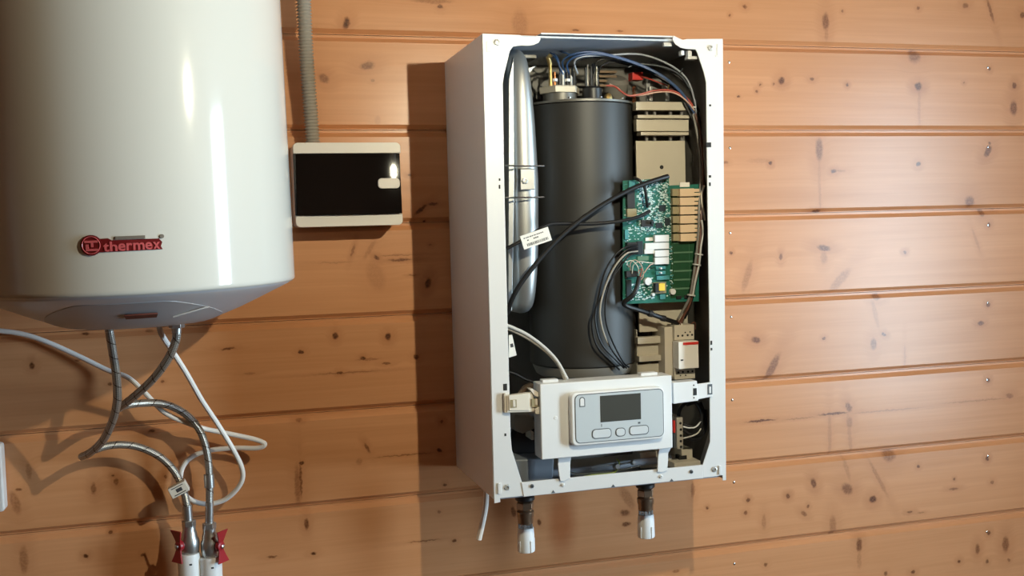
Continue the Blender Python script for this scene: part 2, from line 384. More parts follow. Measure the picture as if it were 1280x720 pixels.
structure(obj('wall_right', wr, room_pine))
df = MB()
for y in (WIN_Y0, WIN_Y1 - .03): df.box(ROOM_X1 - .015, ROOM_X1 + .1, y, y + .03, WIN_Z0, WIN_Z1)
for z in (WIN_Z0, WIN_Z1 - .03): df.box(ROOM_X1 - .015, ROOM_X1 + .1, WIN_Y0, WIN_Y1, z, z + .03)
structure(obj('window_1', df, room_pine))

# the boarded wall: one long board per course, tongue and chamfer between courses
KNOTS = {
 0: [(0.6067,1.8696,0.0052,0.0043,0,0.8),(0.5733,1.8515,0.0026,0.0026,0,0.8),(0.7874,1.8453,0.0081,0.0179,0,0.75),(0.7891,1.8215,0.0045,0.0143,0,0.35),(1.0066,1.8794,0.0038,0.0038,0,0.8),(1.1229,1.8882,0.0078,0.0059,0,0.7),(1.1854,1.8802,0.004,0.0258,0.35,0.7),(1.2676,1.8726,0.0071,0.0071,0,0.8),(0.8263,1.8672,0.0027,0.0027,0,0.7),(-0.1746,1.8149,0.0068,0.0106,-0.2,1),(-0.0053,1.8496,0.0054,0.0046,0,0.9),(-0.0197,1.8591,0.0387,0.0054,0,0.55),(0.1446,1.8225,0.0157,0.0267,0,0.4),(0.2539,1.8137,0.0072,0.0024,0,0.8),(0.3424,1.8145,0.0081,0.0024,0,0.7)],
 1: [(0.6865,1.7258,0.0078,0.0078,0,0.95),(0.6382,1.7173,0.0026,0.0026,0,0.8),(0.631,1.7046,0.0034,0.0034,0,0.8),(0.5903,1.6933,0.0034,0.0025,0,0.9),(0.6685,1.7192,0.0026,0.0026,0,0.7),(0.7553,1.7299,0.0053,0.0035,0,0.8),(0.8365,1.7197,0.0036,0.0036,0,0.9),(1.0064,1.7185,0.0094,0.0094,0,0.95),(0.9968,1.7809,0.015,0.015,0,0.7),(1.0083,1.6822,0.0038,0.0469,0,0.25),(1.1192,1.7282,0.0029,0.0029,0,0.6),(1.2477,1.723,0.006,0.007,0,0.85),(1.2459,1.6754,0.01,0.016,0,0.8),(1.1838,1.7577,0.0039,0.0039,0,0.8),(-0.1405,1.7415,0.0129,0.0083,-0.4,0.75),(-0.2172,1.718,0.009,0.0083,0.3,0.7),(-0.1252,1.6457,0.006,0.0083,0,0.25),(-0.1314,1.7149,0.0038,0.003,0,0.5),(0.0439,1.7548,0.0077,0.0023,0,0.2)],
 2: [(0.6595,1.5623,0.0043,0.0043,0,1),(0.6364,1.5673,0.029,0.0051,0,0.22),(0.7706,1.5888,0.0088,0.0246,0,0.75),(0.7702,1.5323,0.0035,0.0527,0,0.22),(0.8036,1.5449,0.0071,0.0044,0,0.9),(0.8185,1.5447,0.0125,0.0027,0,0.4),(1.0061,1.5577,0.0056,0.0056,0,0.95),(1.1803,1.5834,0.0088,0.0127,-0.4,0.85),(1.1844,1.6004,0.0039,0.0039,0,0.8),(1.1338,1.4769,0.0125,0.0125,0,0.75),(0.7659,1.4643,0.0105,0.0035,0,1),(0.5606,1.5647,0.0067,0.0033,0,0.6),(-0.0521,1.4845,0.006,0.0098,-1.1,1),(-0.0296,1.4942,0.0106,0.003,0.5,0.9),(-0.0454,1.4626,0.003,0.003,0,1),(-0.0706,1.5469,0.0038,0.0023,0,0.9),(0.7717,1.495,0.0026,0.0316,0,0.3)],
 3: [(0.7801,1.389,0.015,0.007,0.8,0.85),(0.7799,1.3694,0.0079,0.0141,0,0.4),(0.6809,1.3743,0.0043,0.0069,0,0.8),(0.5703,1.386,0.0034,0.0034,0,0.9),(0.9725,1.3747,0.0046,0.0037,0,0.8),(1.1664,1.4541,0.0078,0.0097,0,0.7),(1.1972,1.4637,0.0088,0.0049,0,0.8),(1.1829,1.4263,0.0049,0.0049,0,0.85),(0.817,1.3221,0.0142,0.0231,-0.9,0.45),(0.605,1.3385,0.0085,0.0304,-0.3,0.4),(1.1502,1.3947,0.0039,0.0252,0.4,0.25),(-0.135,1.4001,0.0052,0.0052,0.6,0.9),(-0.1475,1.4148,0.0052,0.0164,-0.6,0.35),(-0.1376,1.367,0.0165,0.0269,0.2,0.28),(-0.1776,1.4129,0.003,0.0119,-0.3,0.6),(-0.0931,1.3943,0.0225,0.0023,0,0.85),(-0.0987,1.4032,0.033,0.0015,0,0.5),(-0.072,1.3659,0.0075,0.0015,0,0.6),(-0.043,1.3502,0.006,0.0106,-0.2,0.95),(-0.0363,1.4201,0.003,0.0023,0,0.6),(-0.208,1.394,0.0298,0.0015,0,0.3)],
 4: [(0.623,1.2088,0.0102,0.0077,0.2,0.85),(0.6584,1.1499,0.0104,0.0294,-0.55,0.75),(0.7786,1.2035,0.0044,0.0035,0,0.85),(0.9213,1.204,0.0055,0.0046,0.4,0.9),(0.8961,1.1852,0.0082,0.0128,0,0.7),(0.9043,1.2836,0.0109,0.0082,0,0.7),(0.9003,1.2487,0.0055,0.031,0.25,0.3),(0.9719,1.1521,0.0028,0.028,0,0.25),(1.1815,1.2541,0.0049,0.0049,0,0.85),(1.163,1.2151,0.0078,0.0049,0,0.85),(0.785,1.3036,0.0124,0.0044,0,0.8),(0.601,1.3034,0.0101,0.0085,0,0.7),(-0.2142,1.2626,0.0052,0.0067,0,1),(-0.1196,1.256,0.006,0.0068,0,1),(-0.2755,1.2375,0.0052,0.0037,0,1),(-0.1657,1.2194,0.006,0.0038,0,1),(-0.1571,1.2174,0.0226,0.0023,0,0.5),(-0.1241,1.2081,0.0083,0.0023,0,0.8),(-0.0695,1.2165,0.0053,0.0045,0,0.95),(-0.2081,1.196,0.006,0.003,0,0.95),(-0.1981,1.1954,0.0601,0.0015,0,0.6),(-0.3993,1.2504,0.0127,0.0022,0,0.9),(-0.3647,1.2047,0.0105,0.0022,0,0.5),(-0.6289,1.288,0.0067,0.003,0,0.95),(-0.7125,1.2406,0.0045,0.006,0,1),(-0.5277,1.2879,0.0067,0.003,0,0.6),(-0.6422,1.2456,0.0045,0.0023,0,0.7),(-0.5941,1.2019,0.0038,0.003,0,0.9),(-0.5096,1.2003,0.003,0.0022,0,0.8),(-0.4331,1.3009,0.0067,0.0074,0,1)],
 5: [(0.6318,1.0439,0.0346,0.0026,0,0.95),(0.7214,1.0419,0.0353,0.0018,0,0.45),(0.7999,1.0459,0.036,0.0027,0,0.9),(0.9305,1.0428,0.0837,0.0019,0,0.4),(1.1511,1.0473,0.0885,0.002,0,0.35),(0.836,1.0566,0.0073,0.0109,0.3,0.75),(0.8377,1.0246,0.0073,0.0127,0,0.5),(0.7902,0.9999,0.0045,0.0541,0,0.3),(0.8376,0.996,0.0046,0.0547,0.1,0.3),(1.2386,1.0516,0.0101,0.006,0,0.6),(1.182,1.0905,0.0049,0.0049,0,0.85),(1.2667,0.9538,0.0082,0.0051,0,0.8),(-0.2829,1.1163,0.006,0.003,0,0.6),(-0.2816,1.0385,0.0046,0.003,0,1),(-0.2901,1.0002,0.0061,0.0366,0,0.6),(-0.2842,1.0084,0.0023,0.0336,0,0.8),(-0.1795,1.0323,0.0061,0.0061,0,0.4),(-0.1642,1.0559,0.0038,0.0099,0.4,0.75),(-0.0975,1.0369,0.0538,0.0015,0,0.65),(-0.0317,1.0401,0.0046,0.0046,0.5,1),(-0.0255,1.0934,0.0038,0.0038,0,0.9),(-0.0231,0.9748,0.0039,0.0031,0,0.9),(-0.7262,1.0647,0.0046,0.0138,0.1,0.5),(-0.7435,1.0353,0.0054,0.0031,0,0.8),(-0.7495,1.0143,0.0077,0.0201,0.2,0.55),(-0.6277,1.0255,0.0046,0.0107,0,0.7),(-0.5918,1.0345,0.0038,0.0061,0,0.7),(-0.5964,1.0445,0.003,0.0023,0,0.9),(-0.5315,1.1162,0.006,0.003,0,0.95),(-0.5117,1.0353,0.003,0.003,0,0.7)],
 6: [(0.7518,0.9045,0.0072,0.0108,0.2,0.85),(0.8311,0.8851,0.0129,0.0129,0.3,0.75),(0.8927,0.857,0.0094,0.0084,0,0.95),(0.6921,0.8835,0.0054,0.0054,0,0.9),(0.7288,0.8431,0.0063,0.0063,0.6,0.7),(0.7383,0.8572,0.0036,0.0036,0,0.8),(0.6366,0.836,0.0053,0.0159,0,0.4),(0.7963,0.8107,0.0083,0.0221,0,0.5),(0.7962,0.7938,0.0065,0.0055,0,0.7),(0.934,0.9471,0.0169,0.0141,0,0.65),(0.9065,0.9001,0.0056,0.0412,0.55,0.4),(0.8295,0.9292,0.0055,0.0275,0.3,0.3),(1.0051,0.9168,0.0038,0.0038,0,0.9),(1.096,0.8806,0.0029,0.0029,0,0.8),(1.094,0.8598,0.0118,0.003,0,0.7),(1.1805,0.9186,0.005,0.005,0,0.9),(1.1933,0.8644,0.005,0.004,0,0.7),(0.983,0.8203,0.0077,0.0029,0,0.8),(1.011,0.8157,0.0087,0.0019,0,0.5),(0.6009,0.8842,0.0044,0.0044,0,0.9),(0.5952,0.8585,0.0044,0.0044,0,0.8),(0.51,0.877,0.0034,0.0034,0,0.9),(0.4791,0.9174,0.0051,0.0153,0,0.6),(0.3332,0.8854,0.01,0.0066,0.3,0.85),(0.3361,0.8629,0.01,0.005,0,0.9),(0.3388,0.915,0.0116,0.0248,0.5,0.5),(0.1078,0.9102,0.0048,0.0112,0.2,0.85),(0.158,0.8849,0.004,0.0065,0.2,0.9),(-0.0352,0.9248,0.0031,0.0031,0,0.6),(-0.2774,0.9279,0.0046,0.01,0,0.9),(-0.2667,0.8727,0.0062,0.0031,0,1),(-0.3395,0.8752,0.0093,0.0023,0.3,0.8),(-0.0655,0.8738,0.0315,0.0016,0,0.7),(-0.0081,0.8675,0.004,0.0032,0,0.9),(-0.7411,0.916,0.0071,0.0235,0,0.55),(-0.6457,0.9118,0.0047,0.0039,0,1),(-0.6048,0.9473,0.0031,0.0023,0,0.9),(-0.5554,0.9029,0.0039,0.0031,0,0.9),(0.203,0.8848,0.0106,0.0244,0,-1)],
 7: [(0.8592,0.763,0.0075,0.015,0,0.85),(0.859,0.7305,0.0057,0.0189,0,0.35),(1.1561,0.721,0.0061,0.0122,0,0.75),(1.2297,0.7234,0.0093,0.0186,0,0.75),(0.9907,0.689,0.0059,0.0039,0,0.9),(1.1085,0.698,0.005,0.004,0,0.9),(1.1813,0.6896,0.0041,0.0041,0,0.8),(1.1853,0.7533,0.0051,0.0051,0,0.85),(1.2383,0.6865,0.0042,0.0042,0,0.7),(0.9233,0.6936,0.0048,0.0048,0,0.8),(0.4399,0.7564,0.0086,0.0034,0,0.6),(0.6392,0.746,0.0045,0.0045,0,0.8)],
}
J0, JP = 1.7944, 0.1674
wall_back = structure(obj('wall_back', MB().box(ROOM_X0, ROOM_X1, .022, .05, 0, ROOM_TOP), room_pine))
def plank_bm(zt, zb):
    zt = min(zt, ROOM_TOP); zb = max(zb, 0)
    d = 0.0085
    prof = [(0.022, zt + .001), (d, zt + .001), (d, zt - .0035), (0.0, zt - .0115), (0.0, zb + .0105), (d, zb + .0035), (d, zb + .002), (0.022, zb + .002)]
    n = len(prof); mb = MB()
    vs = [(x, y, z) for x in (ROOM_X0, ROOM_X1) for y, z in prof]
    mb.add(vs, [tuple(range(n)), tuple(range(2 * n - 1, n - 1, -1))] + [(i, n + i, n + (i + 1) % n, (i + 1) % n) for i in range(n)])
    return mb
NX = (0.570, 1.181)
for i in range(-3, 11):
    zt, zb = J0 - JP * (i - 1), J0 - JP * i
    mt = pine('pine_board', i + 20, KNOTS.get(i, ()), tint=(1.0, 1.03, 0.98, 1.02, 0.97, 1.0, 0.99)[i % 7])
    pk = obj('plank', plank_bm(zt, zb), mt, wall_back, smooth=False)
    pk.visible_camera = True
    if 0 <= i <= 8:
        for x in NX:
            mb = MB().lathe([(.0026, .0), (.0026, .0006), (.0014, .0011), (.0002, .0011)], (x + random.uniform(-.002, .002), 0.0003, zt - .034), (0, -1, 0), 10)
            obj('nail', mb, M['steel'], wall_back)

# ------------------------------------------------------------------ white water heater
TX, TY, TR, TZ = -0.5199, -0.2525, 0.2225, 1.75 - 0.375
HZ = 1.75 - 0.3705
heater = thing('water_heater', 'large white cylindrical water heater with a red badge and grey domed bottom', 'water heater', (TX, TY, TZ))
heater.rotation_euler = (0, -0.01367, 0)
def T(r, th, z): return (TX + r * math.sin(th), TY - r * math.cos(th), z)
mb = MB().lathe([(TR - .008, HZ - .004), (TR - .0025, HZ - .0035), (TR, HZ), (TR, HZ + .004), (TR, HZ + .012), (TR, HZ + .96), (TR, HZ + .97), (TR, HZ + .98), (TR - .01, HZ + 1.0), (TR - .1, HZ + 1.02), (.001, HZ + 1.03)], (TX, TY, 0), n=96)
obj('casing', mb, M['enamel'], heater, angle=50)
CAP = [(TR - .004, -.001), (.2165, -.0045), (.212, -.0075), (.192, -.0165), (.166, -.0285), (.141, -.0395), (.120, -.0475), (.100, -.0520), (.06, -.0545), (.001, -.055)]
mb = MB().lathe([(r, HZ + h) for r, h in reversed(CAP)], (TX, TY, 0), n=80)
cap = obj('bottom_cap', mb, M['cap_grey'], heater, angle=50)
def cap_h(r):
    for (r0, h0), (r1, h1) in zip(CAP, CAP[1:]):
        if r1 <= r <= r0: return h0 + (h1 - h0) * (r - r0) / (r1 - r0)
    return -.055
def cap_patch(outline, lift, thick, nr=10):   # outline: theta -> outer radius; fills down to r=.02
    mb = MB(); n = len(outline); vs = []; fs = []
    for th, ro in outline:
        for j in range(nr + 1):
            r = ro + (0.03 - ro) * j / nr
            vs.append(T(r, th, HZ + cap_h(r) - lift * min(1, 3 * (j + .6) / nr) ))
    for i in range(n - 1):
        for j in range(nr): fs.append((i * (nr + 1) + j, (i + 1) * (nr + 1) + j, (i + 1) * (nr + 1) + j + 1, i * (nr + 1) + j + 1))
    mb.add(vs, fs)
    rim = [k * (nr + 1) for k in range(n)]
    up = [T(ro, th, HZ + cap_h(ro) + .002) for th, ro in outline]
    mb.add([vs[k] for k in rim] + up, [(i, i + 1, n + i + 1, n + i) for i in range(n - 1)])
    return mb
out = []
for k in range(41):
    th = math.radians(-68 + 136 * k / 40); a = abs(math.degrees(th) + 2)
    ro = .197 if a < 17 else .197 - (min(a, 50) - 17) / 33 * .050 if a < 50 else .147 - (a - 50) * .0012
    out.append((th, ro))
cover = obj('service_cover', cap_patch(out, .0035, .002), M['cover_grey'], cap, angle=40)
mb = MB()
for k in range(8):
    t0, t1 = math.radians(-2.6 + 1.75 * k), math.radians(-2.6 + 1.75 * (k + 1))
    vs = [T(r, t, HZ + cap_h(r) - dz) for t in (t0, t1) for r, dz in ((.170, .0038), (.158, .0038), (.158, .0058), (.170, .0058))]
    mb.add(vs, [(0, 1, 2, 3), (7, 6, 5, 4), (0, 4, 5, 1), (1, 5, 6, 2), (2, 6, 7, 3), (3, 7, 4, 0)])
obj('slot', mb, M['slot_red'], cover, smooth=False)
for th0, th1, r0, r1 in ((20, 34, .150, .175),):     # moulded ribs on the cover
    pts = [T(r0 + (r1 - r0) * t, math.radians(th0 + (th1 - th0) * t), HZ + cap_h(r0 + (r1 - r0) * t) - .0038) for t in (0, .25, .5, .75, 1)]
    obj('rib', MB().tube(pts, .0012, 6), M['cap_grey'], cover)
for dx in (-.05, .05):
    mb = MB().cyl((TX + dx, TY, HZ - .062), (TX + dx, TY, HZ - .045), .0066, 18)
    obj('inlet_pipe', mb, M['nickel'], heater)
# badge: red disc with a T figure and a plate of raised letters, wrapped round the casing
def wrap(mb_or_verts, lift=0.0):
    return [T(TR + lift + d, s / TR, z) for s, d, z in mb_or_verts]
def flat(poly, d0, d1, sub=1):
    n = len(poly); return [(s, d0, z) for s, z in poly] + [(s, d1, z) for s, z in poly], [tuple(range(n)), tuple(range(2 * n - 1, n - 1, -1))] + [(i, n + i, n + (i + 1) % n, (i + 1) % n) for i in range(n)]
def badge_part(name, poly, d0, d1, mt, parent):
    vs, fs = flat(poly, d0, d1); mb = MB().add(wrap(vs), fs); return obj(name, mb, mt, parent, smooth=False)
BZ = 1.75 - .3090
S0 = -.1615 * TR
badge = badge_part('badge', [(S0 + .0128 * math.cos(a), BZ + .0000 + .0128 * math.sin(a)) for a in [2 * math.pi * k / 36 for k in range(36)]], -.001, .0022, M['emblem_red'], heater)
plate = [(S0 + .008 + (.0835 - .008) * t / 12, BZ - .0092 + .0006 * t / 12) for t in range(13)] + [(S0 + .0815, BZ - .0045), (S0 + .0835, BZ + .0005), (S0 + .0815, BZ + .0030)] + [(S0 + .0800 + (.0245 - .0800) * t / 9, BZ + .0052) for t in range(10)] + [(S0 + .0200, BZ + .0080), (S0 + .008, BZ + .0075)]
badge_part('badge_plate', plate, -.001, .0016, M['emblem_red'], badge)
badge_part('badge_strip', [(S0 + .0285 + .035 * t / 6, BZ + .0058) for t in range(7)] + [(S0 + .0635 - .035 * t / 6, BZ + .0098 - .0004 * (6 - t) / 6 * 0) for t in range(7)], -.001, .0018, M['emblem_grey'], badge)
badge_part('badge_dot', [(S0 + .0835 + .0026 * math.cos(a), BZ + .0078 + .0026 * math.sin(a)) for a in [2 * math.pi * k / 16 for k in range(16)]], -.001, .0018, M['emblem_grey'], badge)
ring = []
for k in range(36):
    a = 2 * math.pi * k / 36; ring.append((S0 + .0106 * math.cos(a), .0026, BZ + .0106 * math.sin(a)))
mb = MB(); mb.tube(wrap(ring + ring[:1]), .0006, 6, cap=False); obj('badge_ring', mb, M['letter_red'], badge)
for poly in ([(-.0075, .0058), (.0080, .0058), (.0080, .0030), (.0026, .0030), (.0026, -.0024), (.0000, -.0024), (.0000, .0030), (-.0075, .0030)],
             [(-.0062, .0012), (-.0028, .0012), (-.0028, -.0045), (.0080, -.0045), (.0080, -.0072), (-.0062, -.0072)]):
    badge_part('badge_letter', [(S0 + x, BZ + z) for x, z in poly], .002, .0032, M['letter_red'], badge)
def text_mb(body, size, extr=.0006, bold=0.0):
    cu = bpy.data.curves.new('badge_text', 'FONT'); cu.body = body; cu.size = size; cu.extrude = extr; cu.offset = bold; cu.resolution_u = 3
    to = bpy.data.objects.new('badge_text', cu); COL.objects.link(to)
    dg = bpy.context.evaluated_depsgraph_get(); dg.update()
    me = bpy.data.meshes.new_from_object(to.evaluated_get(dg))
    V = [tuple(v.co) for v in me.vertices]; F = [tuple(p.vertices) for p in me.polygons]
    bpy.data.objects.remove(to); bpy.data.curves.remove(cu); bpy.data.meshes.remove(me)
    return V, F
xs = S0 + .0140
LW = [.0078, .0096, .0096, .0080, .0140, .0092, .0092]
for ch, w in zip('thermex', LW):
    V, F = text_mb(ch, .0165, bold=.00035)
    x0, x1 = min(v[0] for v in V), max(v[0] for v in V)
    k = (w - .0008) / (x1 - x0)
    vs = [(xs + (v[0] - x0) * k, .0018 + v[2], BZ - .0082 + .0006 * ((xs - S0) / .08) + v[1] * (1.0 if ch in 'th' else 1.12)) for v in V]
    obj('badge_letter', MB().add(wrap(vs), F), M['letter_red'], badge, smooth=False)
    xs += w

# ------------------------------------------------------------------ white wall box with tinted door, and its conduit
eb = thing('distribution_box', 'white plastic wall box with a dark tinted door between heater and boiler', 'electrical box', (-0.1818,-0,1.5326))
bz = (-0.2836,-0.1011,-0.085,-0,1.4575,1.5992)
x0, x1, yf, yb, z0, z1 = bz
x0 = (-0.2807,-0.08,1.5996)[0]; x1 = (-0.0994,-0.08,1.5278)[0]
mb = MB().prism(rrect(x0, x1, z0, z1, .007), -.062, -.002)
obj('box_body', mb, M['box_white'], eb, bevel=.0015)
zt0 = (-0.1895,-0.08,1.5804)[2]; zb0 = (-0.1932,-0.08,1.4775)[2]
def band(za, zb_, rt, rb):      # a white band of the front frame with rounded outer corners
    n = 6; poly = []
    for cx, cz, a0, r in ((x1 - rt, za - rt, 0, rt), (x0 + rt, za - rt, 90, rt), (x0 + rb, zb_ + rb, 180, rb), (x1 - rb, zb_ + rb, 270, rb)):
        for i in range(n + 1):
            a = math.radians(a0 + 90 * i / n); poly.append((cx + r * math.cos(a), cz + r * math.sin(a)))
    return poly
obj('frame_band', MB().prism(band(z1, zt0 + .0006, .008, .0008), -.080, -.060), M['box_white'], eb, bevel=.0025, seg=3)
obj('frame_band', MB().prism(band(zb0 - .0006, z0, .0008, .008), -.080, -.060), M['box_white'], eb, bevel=.0025, seg=3)
# tinted door, gently bowed
mb = MB(); n = 12; vs = []; fs = []
for i in range(n + 1):
    t = i / n; xx = x0 + .003 + (x1 - x0 - .0045) * t
    yy = -.0815 - .0037 * (1 - (2 * t - 1) ** 2)
    for z in (zb0, zt0): vs.append((xx, yy + .075 * (z - (zb0 + zt0) / 2), z))
for i in range(n + 1):
    t = i / n; xx = x0 + .003 + (x1 - x0 - .0045) * t
    for z in (zb0, zt0): vs.append((xx, -.062, z))
o2 = 2 * (n + 1)
for i in range(n):
    a = 2 * i
    fs += [(a, a + 2, a + 3, a + 1), (o2 + a, o2 + a + 1, o2 + a + 3, o2 + a + 2), (a, o2 + a, o2 + a + 2, a + 2), (a + 1, a + 3, o2 + a + 3, o2 + a + 1)]
fs += [(0, 1, o2 + 1, o2), (2 * n, o2 + 2 * n, o2 + 2 * n + 1, 2 * n + 1)]
door = obj('tinted_door', mb.add(vs, fs), M['tint'], eb, angle=40)
mb = MB().prism(rrect(*[(-0.1411,-0.084,1.5377)[0], (-0.1038,-0.084,1.5194)[0]], *[(-0.1417,-0.084,1.52)[2], (-0.1411,-0.084,1.5377)[2]], .0062), -.0895, -.078)
obj('latch', mb, M['box_white'], door, bevel=.0012)
mb = MB().cyl((x0 + .0018, -.078, zb0), (x0 + .0018, -.078, zt0), .0022, 10); obj('hinge', mb, M['black'], door)
# corrugated conduit
path = smooth_path([(-0.2437,-0.034,1.6034),(-0.2464,-0.038,1.6686),(-0.2499,-0.044,1.749),(-0.2514,-0.05,1.8284),(-0.2517,-0.052,1.8946),(-0.2515,-0.05,2.0011),(-0.252,-0.04,2.28),(-0.2507,-0.035,2.5794)], 60)
# re-sample by length into ribs
acc = [0]
for a, b in zip(path, path[1:]): acc.append(acc[-1] + (b - a).length)
npt = int(acc[-1] / .0011); rs = []; ps = []
for i in range(npt):
    s_ = acc[-1] * i / (npt - 1); j = min(max(int(np.searchsorted(acc, s_)) - 1, 0), len(path) - 2)
    t = (s_ - acc[j]) / max(acc[j + 1] - acc[j], 1e-9); ps.append(path[j].lerp(path[j + 1], t)); rs.append((.0116, .0129, .0126, .0106, .0101)[i % 5])
cd = MB().tube(ps, rs, 18)
tag(obj('conduit', cd, M['conduit'], angle=80), 'grey corrugated conduit running up from the white wall box', 'conduit')

# ------------------------------------------------------------------ open boiler
D = .2756
boiler = thing('boiler', 'open wall-hung white boiler showing its circuit board, black cylinder and wiring', 'boiler', (0.205, -0.14, 1.008))
W_, H_, ZT, ZB = .41, .742, 1.75, 1.008
FTL, FTR, FBR, FBL = [(0.0008,1.7502),(0.4131,1.7522),(0.4054,1.0116),(-0.0017,1.0159)]
# side panels (outer skin), top, back and bottom
mb = MB().add([(0, 0, ZT), (FTL[0], -D, FTL[1]), (FBL[0], -D, FBL[1]), (0, 0, ZB), (.003, 0, ZT), (FTL[0] + .003, -D, FTL[1]), (FBL[0] + .003, -D, FBL[1]), (.003, 0, ZB)],
              [(0, 1, 2, 3), (7, 6, 5, 4), (0, 4, 5, 1), (1, 5, 6, 2), (2, 6, 7, 3), (3, 7, 4, 0)])
obj('side_panel', mb, M['powder'], boiler, bevel=.0008)
mb = MB().add([(W_, 0, ZT), (FTR[0], -D, FTR[1]), (FBR[0], -D, FBR[1]), (W_, 0, ZB), (W_ - .003, 0, ZT), (FTR[0] - .003, -D, FTR[1]), (FBR[0] - .003, -D, FBR[1]), (W_ - .003, 0, ZB)],
              [(0, 1, 2, 3), (7, 6, 5, 4), (0, 4, 5, 1), (1, 5, 6, 2), (2, 6, 7, 3), (3, 7, 4, 0)])
obj('side_panel', mb, M['powder'], boiler, bevel=.0008)
mb = MB().box(.0035, W_ - .0035, -.0035, -.001, ZB + .003, ZT - .003); obj('back_panel', mb, M['casing_in'], boiler)
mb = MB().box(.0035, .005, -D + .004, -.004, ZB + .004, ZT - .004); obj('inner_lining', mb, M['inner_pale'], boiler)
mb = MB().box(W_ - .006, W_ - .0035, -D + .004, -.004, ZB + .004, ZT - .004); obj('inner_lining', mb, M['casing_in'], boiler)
TT = [(0.0966,1.7539),(0.3263,1.7546)]
mb = MB().box(.003, W_ - .003, -D + .003, -.001, ZT - .0035, ZT - .0005)
obj('top_panel', mb, M['top_paint'], boiler)
mb = MB().add([(TT[0][0], -D - .001, TT[0][1]), (TT[1][0], -D - .001, TT[1][1]), (TT[1][0], -D - .001, TT[1][1] - .0022), (TT[0][0], -D - .001, TT[0][1] - .0022),
               (TT[0][0], -D + .03, TT[0][1]), (TT[1][0], -D + .03, TT[1][1]), (TT[1][0], -D + .03, TT[1][1] - .0022), (TT[0][0], -D + .03, TT[0][1] - .0022)],
              [(0, 1, 2, 3), (7, 6, 5, 4), (0, 4, 5, 1), (1, 5, 6, 2), (2, 6, 7, 3), (3, 7, 4, 0)])
obj('top_lip', mb, M['powder'], boiler)
mb = MB().box(.003, W_ - .003, -D + .003, -.001, ZB + .006, ZB + .009); obj('bottom_panel', mb, M['pan'], boiler)
# hanger behind the top lip
obj('hanger_clip', MB().box(0.3139,0.328,-0.262,-0.255,1.7402,1.7555), M['white_plastic'], boiler, bevel=.001)
# front flanges and rail
LF = [(0.0008,1.7502),(0.0623,1.7493),(0.0661,1.7463),(0.0872,1.7468),(0.0938,1.7482),(0.0957,1.7439),(0.0923,1.7382),(0.0842,1.7343),(0.075,1.7328),(0.0632,1.7332),(0.05,1.731),(0.0446,1.7241),(0.0346,1.6892),(0.0316,1.6743),(0.0299,1.517),(0.0293,1.3018),(0.0295,1.1155),(0.0309,1.0933),(0.0462,1.0393),(0.0483,1.0169),(0.0089,1.0168),(0.0094,1.0103),(-0.0006,1.0093)]
lf = obj('flange', MB().prism(LF, -D - .002, -D + .0005), M['powder'], boiler, bevel=.0006)
RF = [(0.3234,1.7552),(0.3305,1.7522),(0.3405,1.7485),(0.3477,1.75),(0.4131,1.752),(0.4084,1.0085),(0.402,1.0085),(0.4017,1.0175),(0.3658,1.0167),(0.3654,1.0401),(0.3794,1.0773),(0.3811,1.2842),(0.3809,1.5121),(0.3813,1.68),(0.3772,1.697),(0.3661,1.7282),(0.3633,1.7334),(0.3474,1.7337),(0.336,1.7354),(0.326,1.7417),(0.3219,1.7481)]
rf = obj('flange', MB().prism(RF, -D - .002, -D + .0005), M['powder'], boiler, bevel=.0006)
BR = [(0.0448,1.0394),(0.3646,1.0394),(0.365,1.0165),(0.1942,1.0166),(0.0483,1.0158)]
br = obj('bottom_rail', MB().prism(BR, -D - .0035, -D), M['powder'], boiler, bevel=.0006)
def screw(p, r, parent, mt='screw'):
    mb = MB().lathe([(r, 0), (r, .0012), (r * .8, .0026), (r * .45, .003), (r * .4, .0012), (.0002, .0012)], p, (0, -1, 0), 6 if r > .004 else 10)
    return obj('screw', mb, M[mt], parent)
for p, par in (((0.0237,-0.2776,1.7369), lf), ((0.0214,-0.2776,1.0336), lf), ((0.3899,-0.2776,1.7363), rf), ((0.3866,-0.2776,1.0297), rf)):
    screw(p, .0052, par)
for p in ((0.0625,-0.279,1.032), (0.3428,-0.279,1.0299)): screw(p, .0032, br, 'panel_edge')
for p in ((0.1147,-0.279,1.029), (0.2872,-0.279,1.0268)): screw(p, .0030, br, 'white_plastic')
for poly in ([(0.007,1.7377),(0.0109,1.739),(0.0105,1.7255),(0.0143,1.7256),(0.0142,1.7219),(0.0065,1.7217)], [(0.4017,1.7431),(0.4061,1.7432),(0.4058,1.7222),(0.3985,1.722),(0.3985,1.7246),(0.4014,1.7247)]):
    obj('embossed_tab', MB().prism(poly, -D - .0030, -D - .001), M['powder'], lf if poly[0][0] < .2 else rf, bevel=.0004)
for poly, par in (([(0.0057,1.0416),(0.011,1.0418),(0.0105,1.0243),(0.0052,1.0242)], lf), ([(0.3942,1.0352),(0.3987,1.0348),(0.3984,1.0196),(0.3939,1.02)], rf)):
    obj('embossed_tab', MB().prism(poly, -D - .0045, -D - .001), M['powder'], par, bevel=.0006)
for b, par in (((0.021,0.0235,-0.278,-0.275,1.522,1.5258), lf), ((0.0207,0.0231,-0.278,-0.275,1.5095,1.5158), lf), ((0.019,0.0222,-0.278,-0.275,1.1165,1.1207), lf), ((0.3836,0.3879,-0.278,-0.275,1.5226,1.5266), rf), ((0.3838,0.387,-0.278,-0.275,1.5086,1.5146), rf),
               ((0.3823,0.3856,-0.278,-0.275,1.2422,1.2491), rf), ((0.3825,0.3857,-0.278,-0.275,1.2327,1.2369), rf), ((0.3861,0.3897,-0.278,-0.275,1.6403,1.6436), rf), ((0.38,0.3887,-0.278,-0.275,1.573,1.5809), rf), ((0.0192,0.0255,-0.278,-0.275,1.1897,1.2004), lf)):
    obj('slot', MB().box(*b), M['hole'], par)
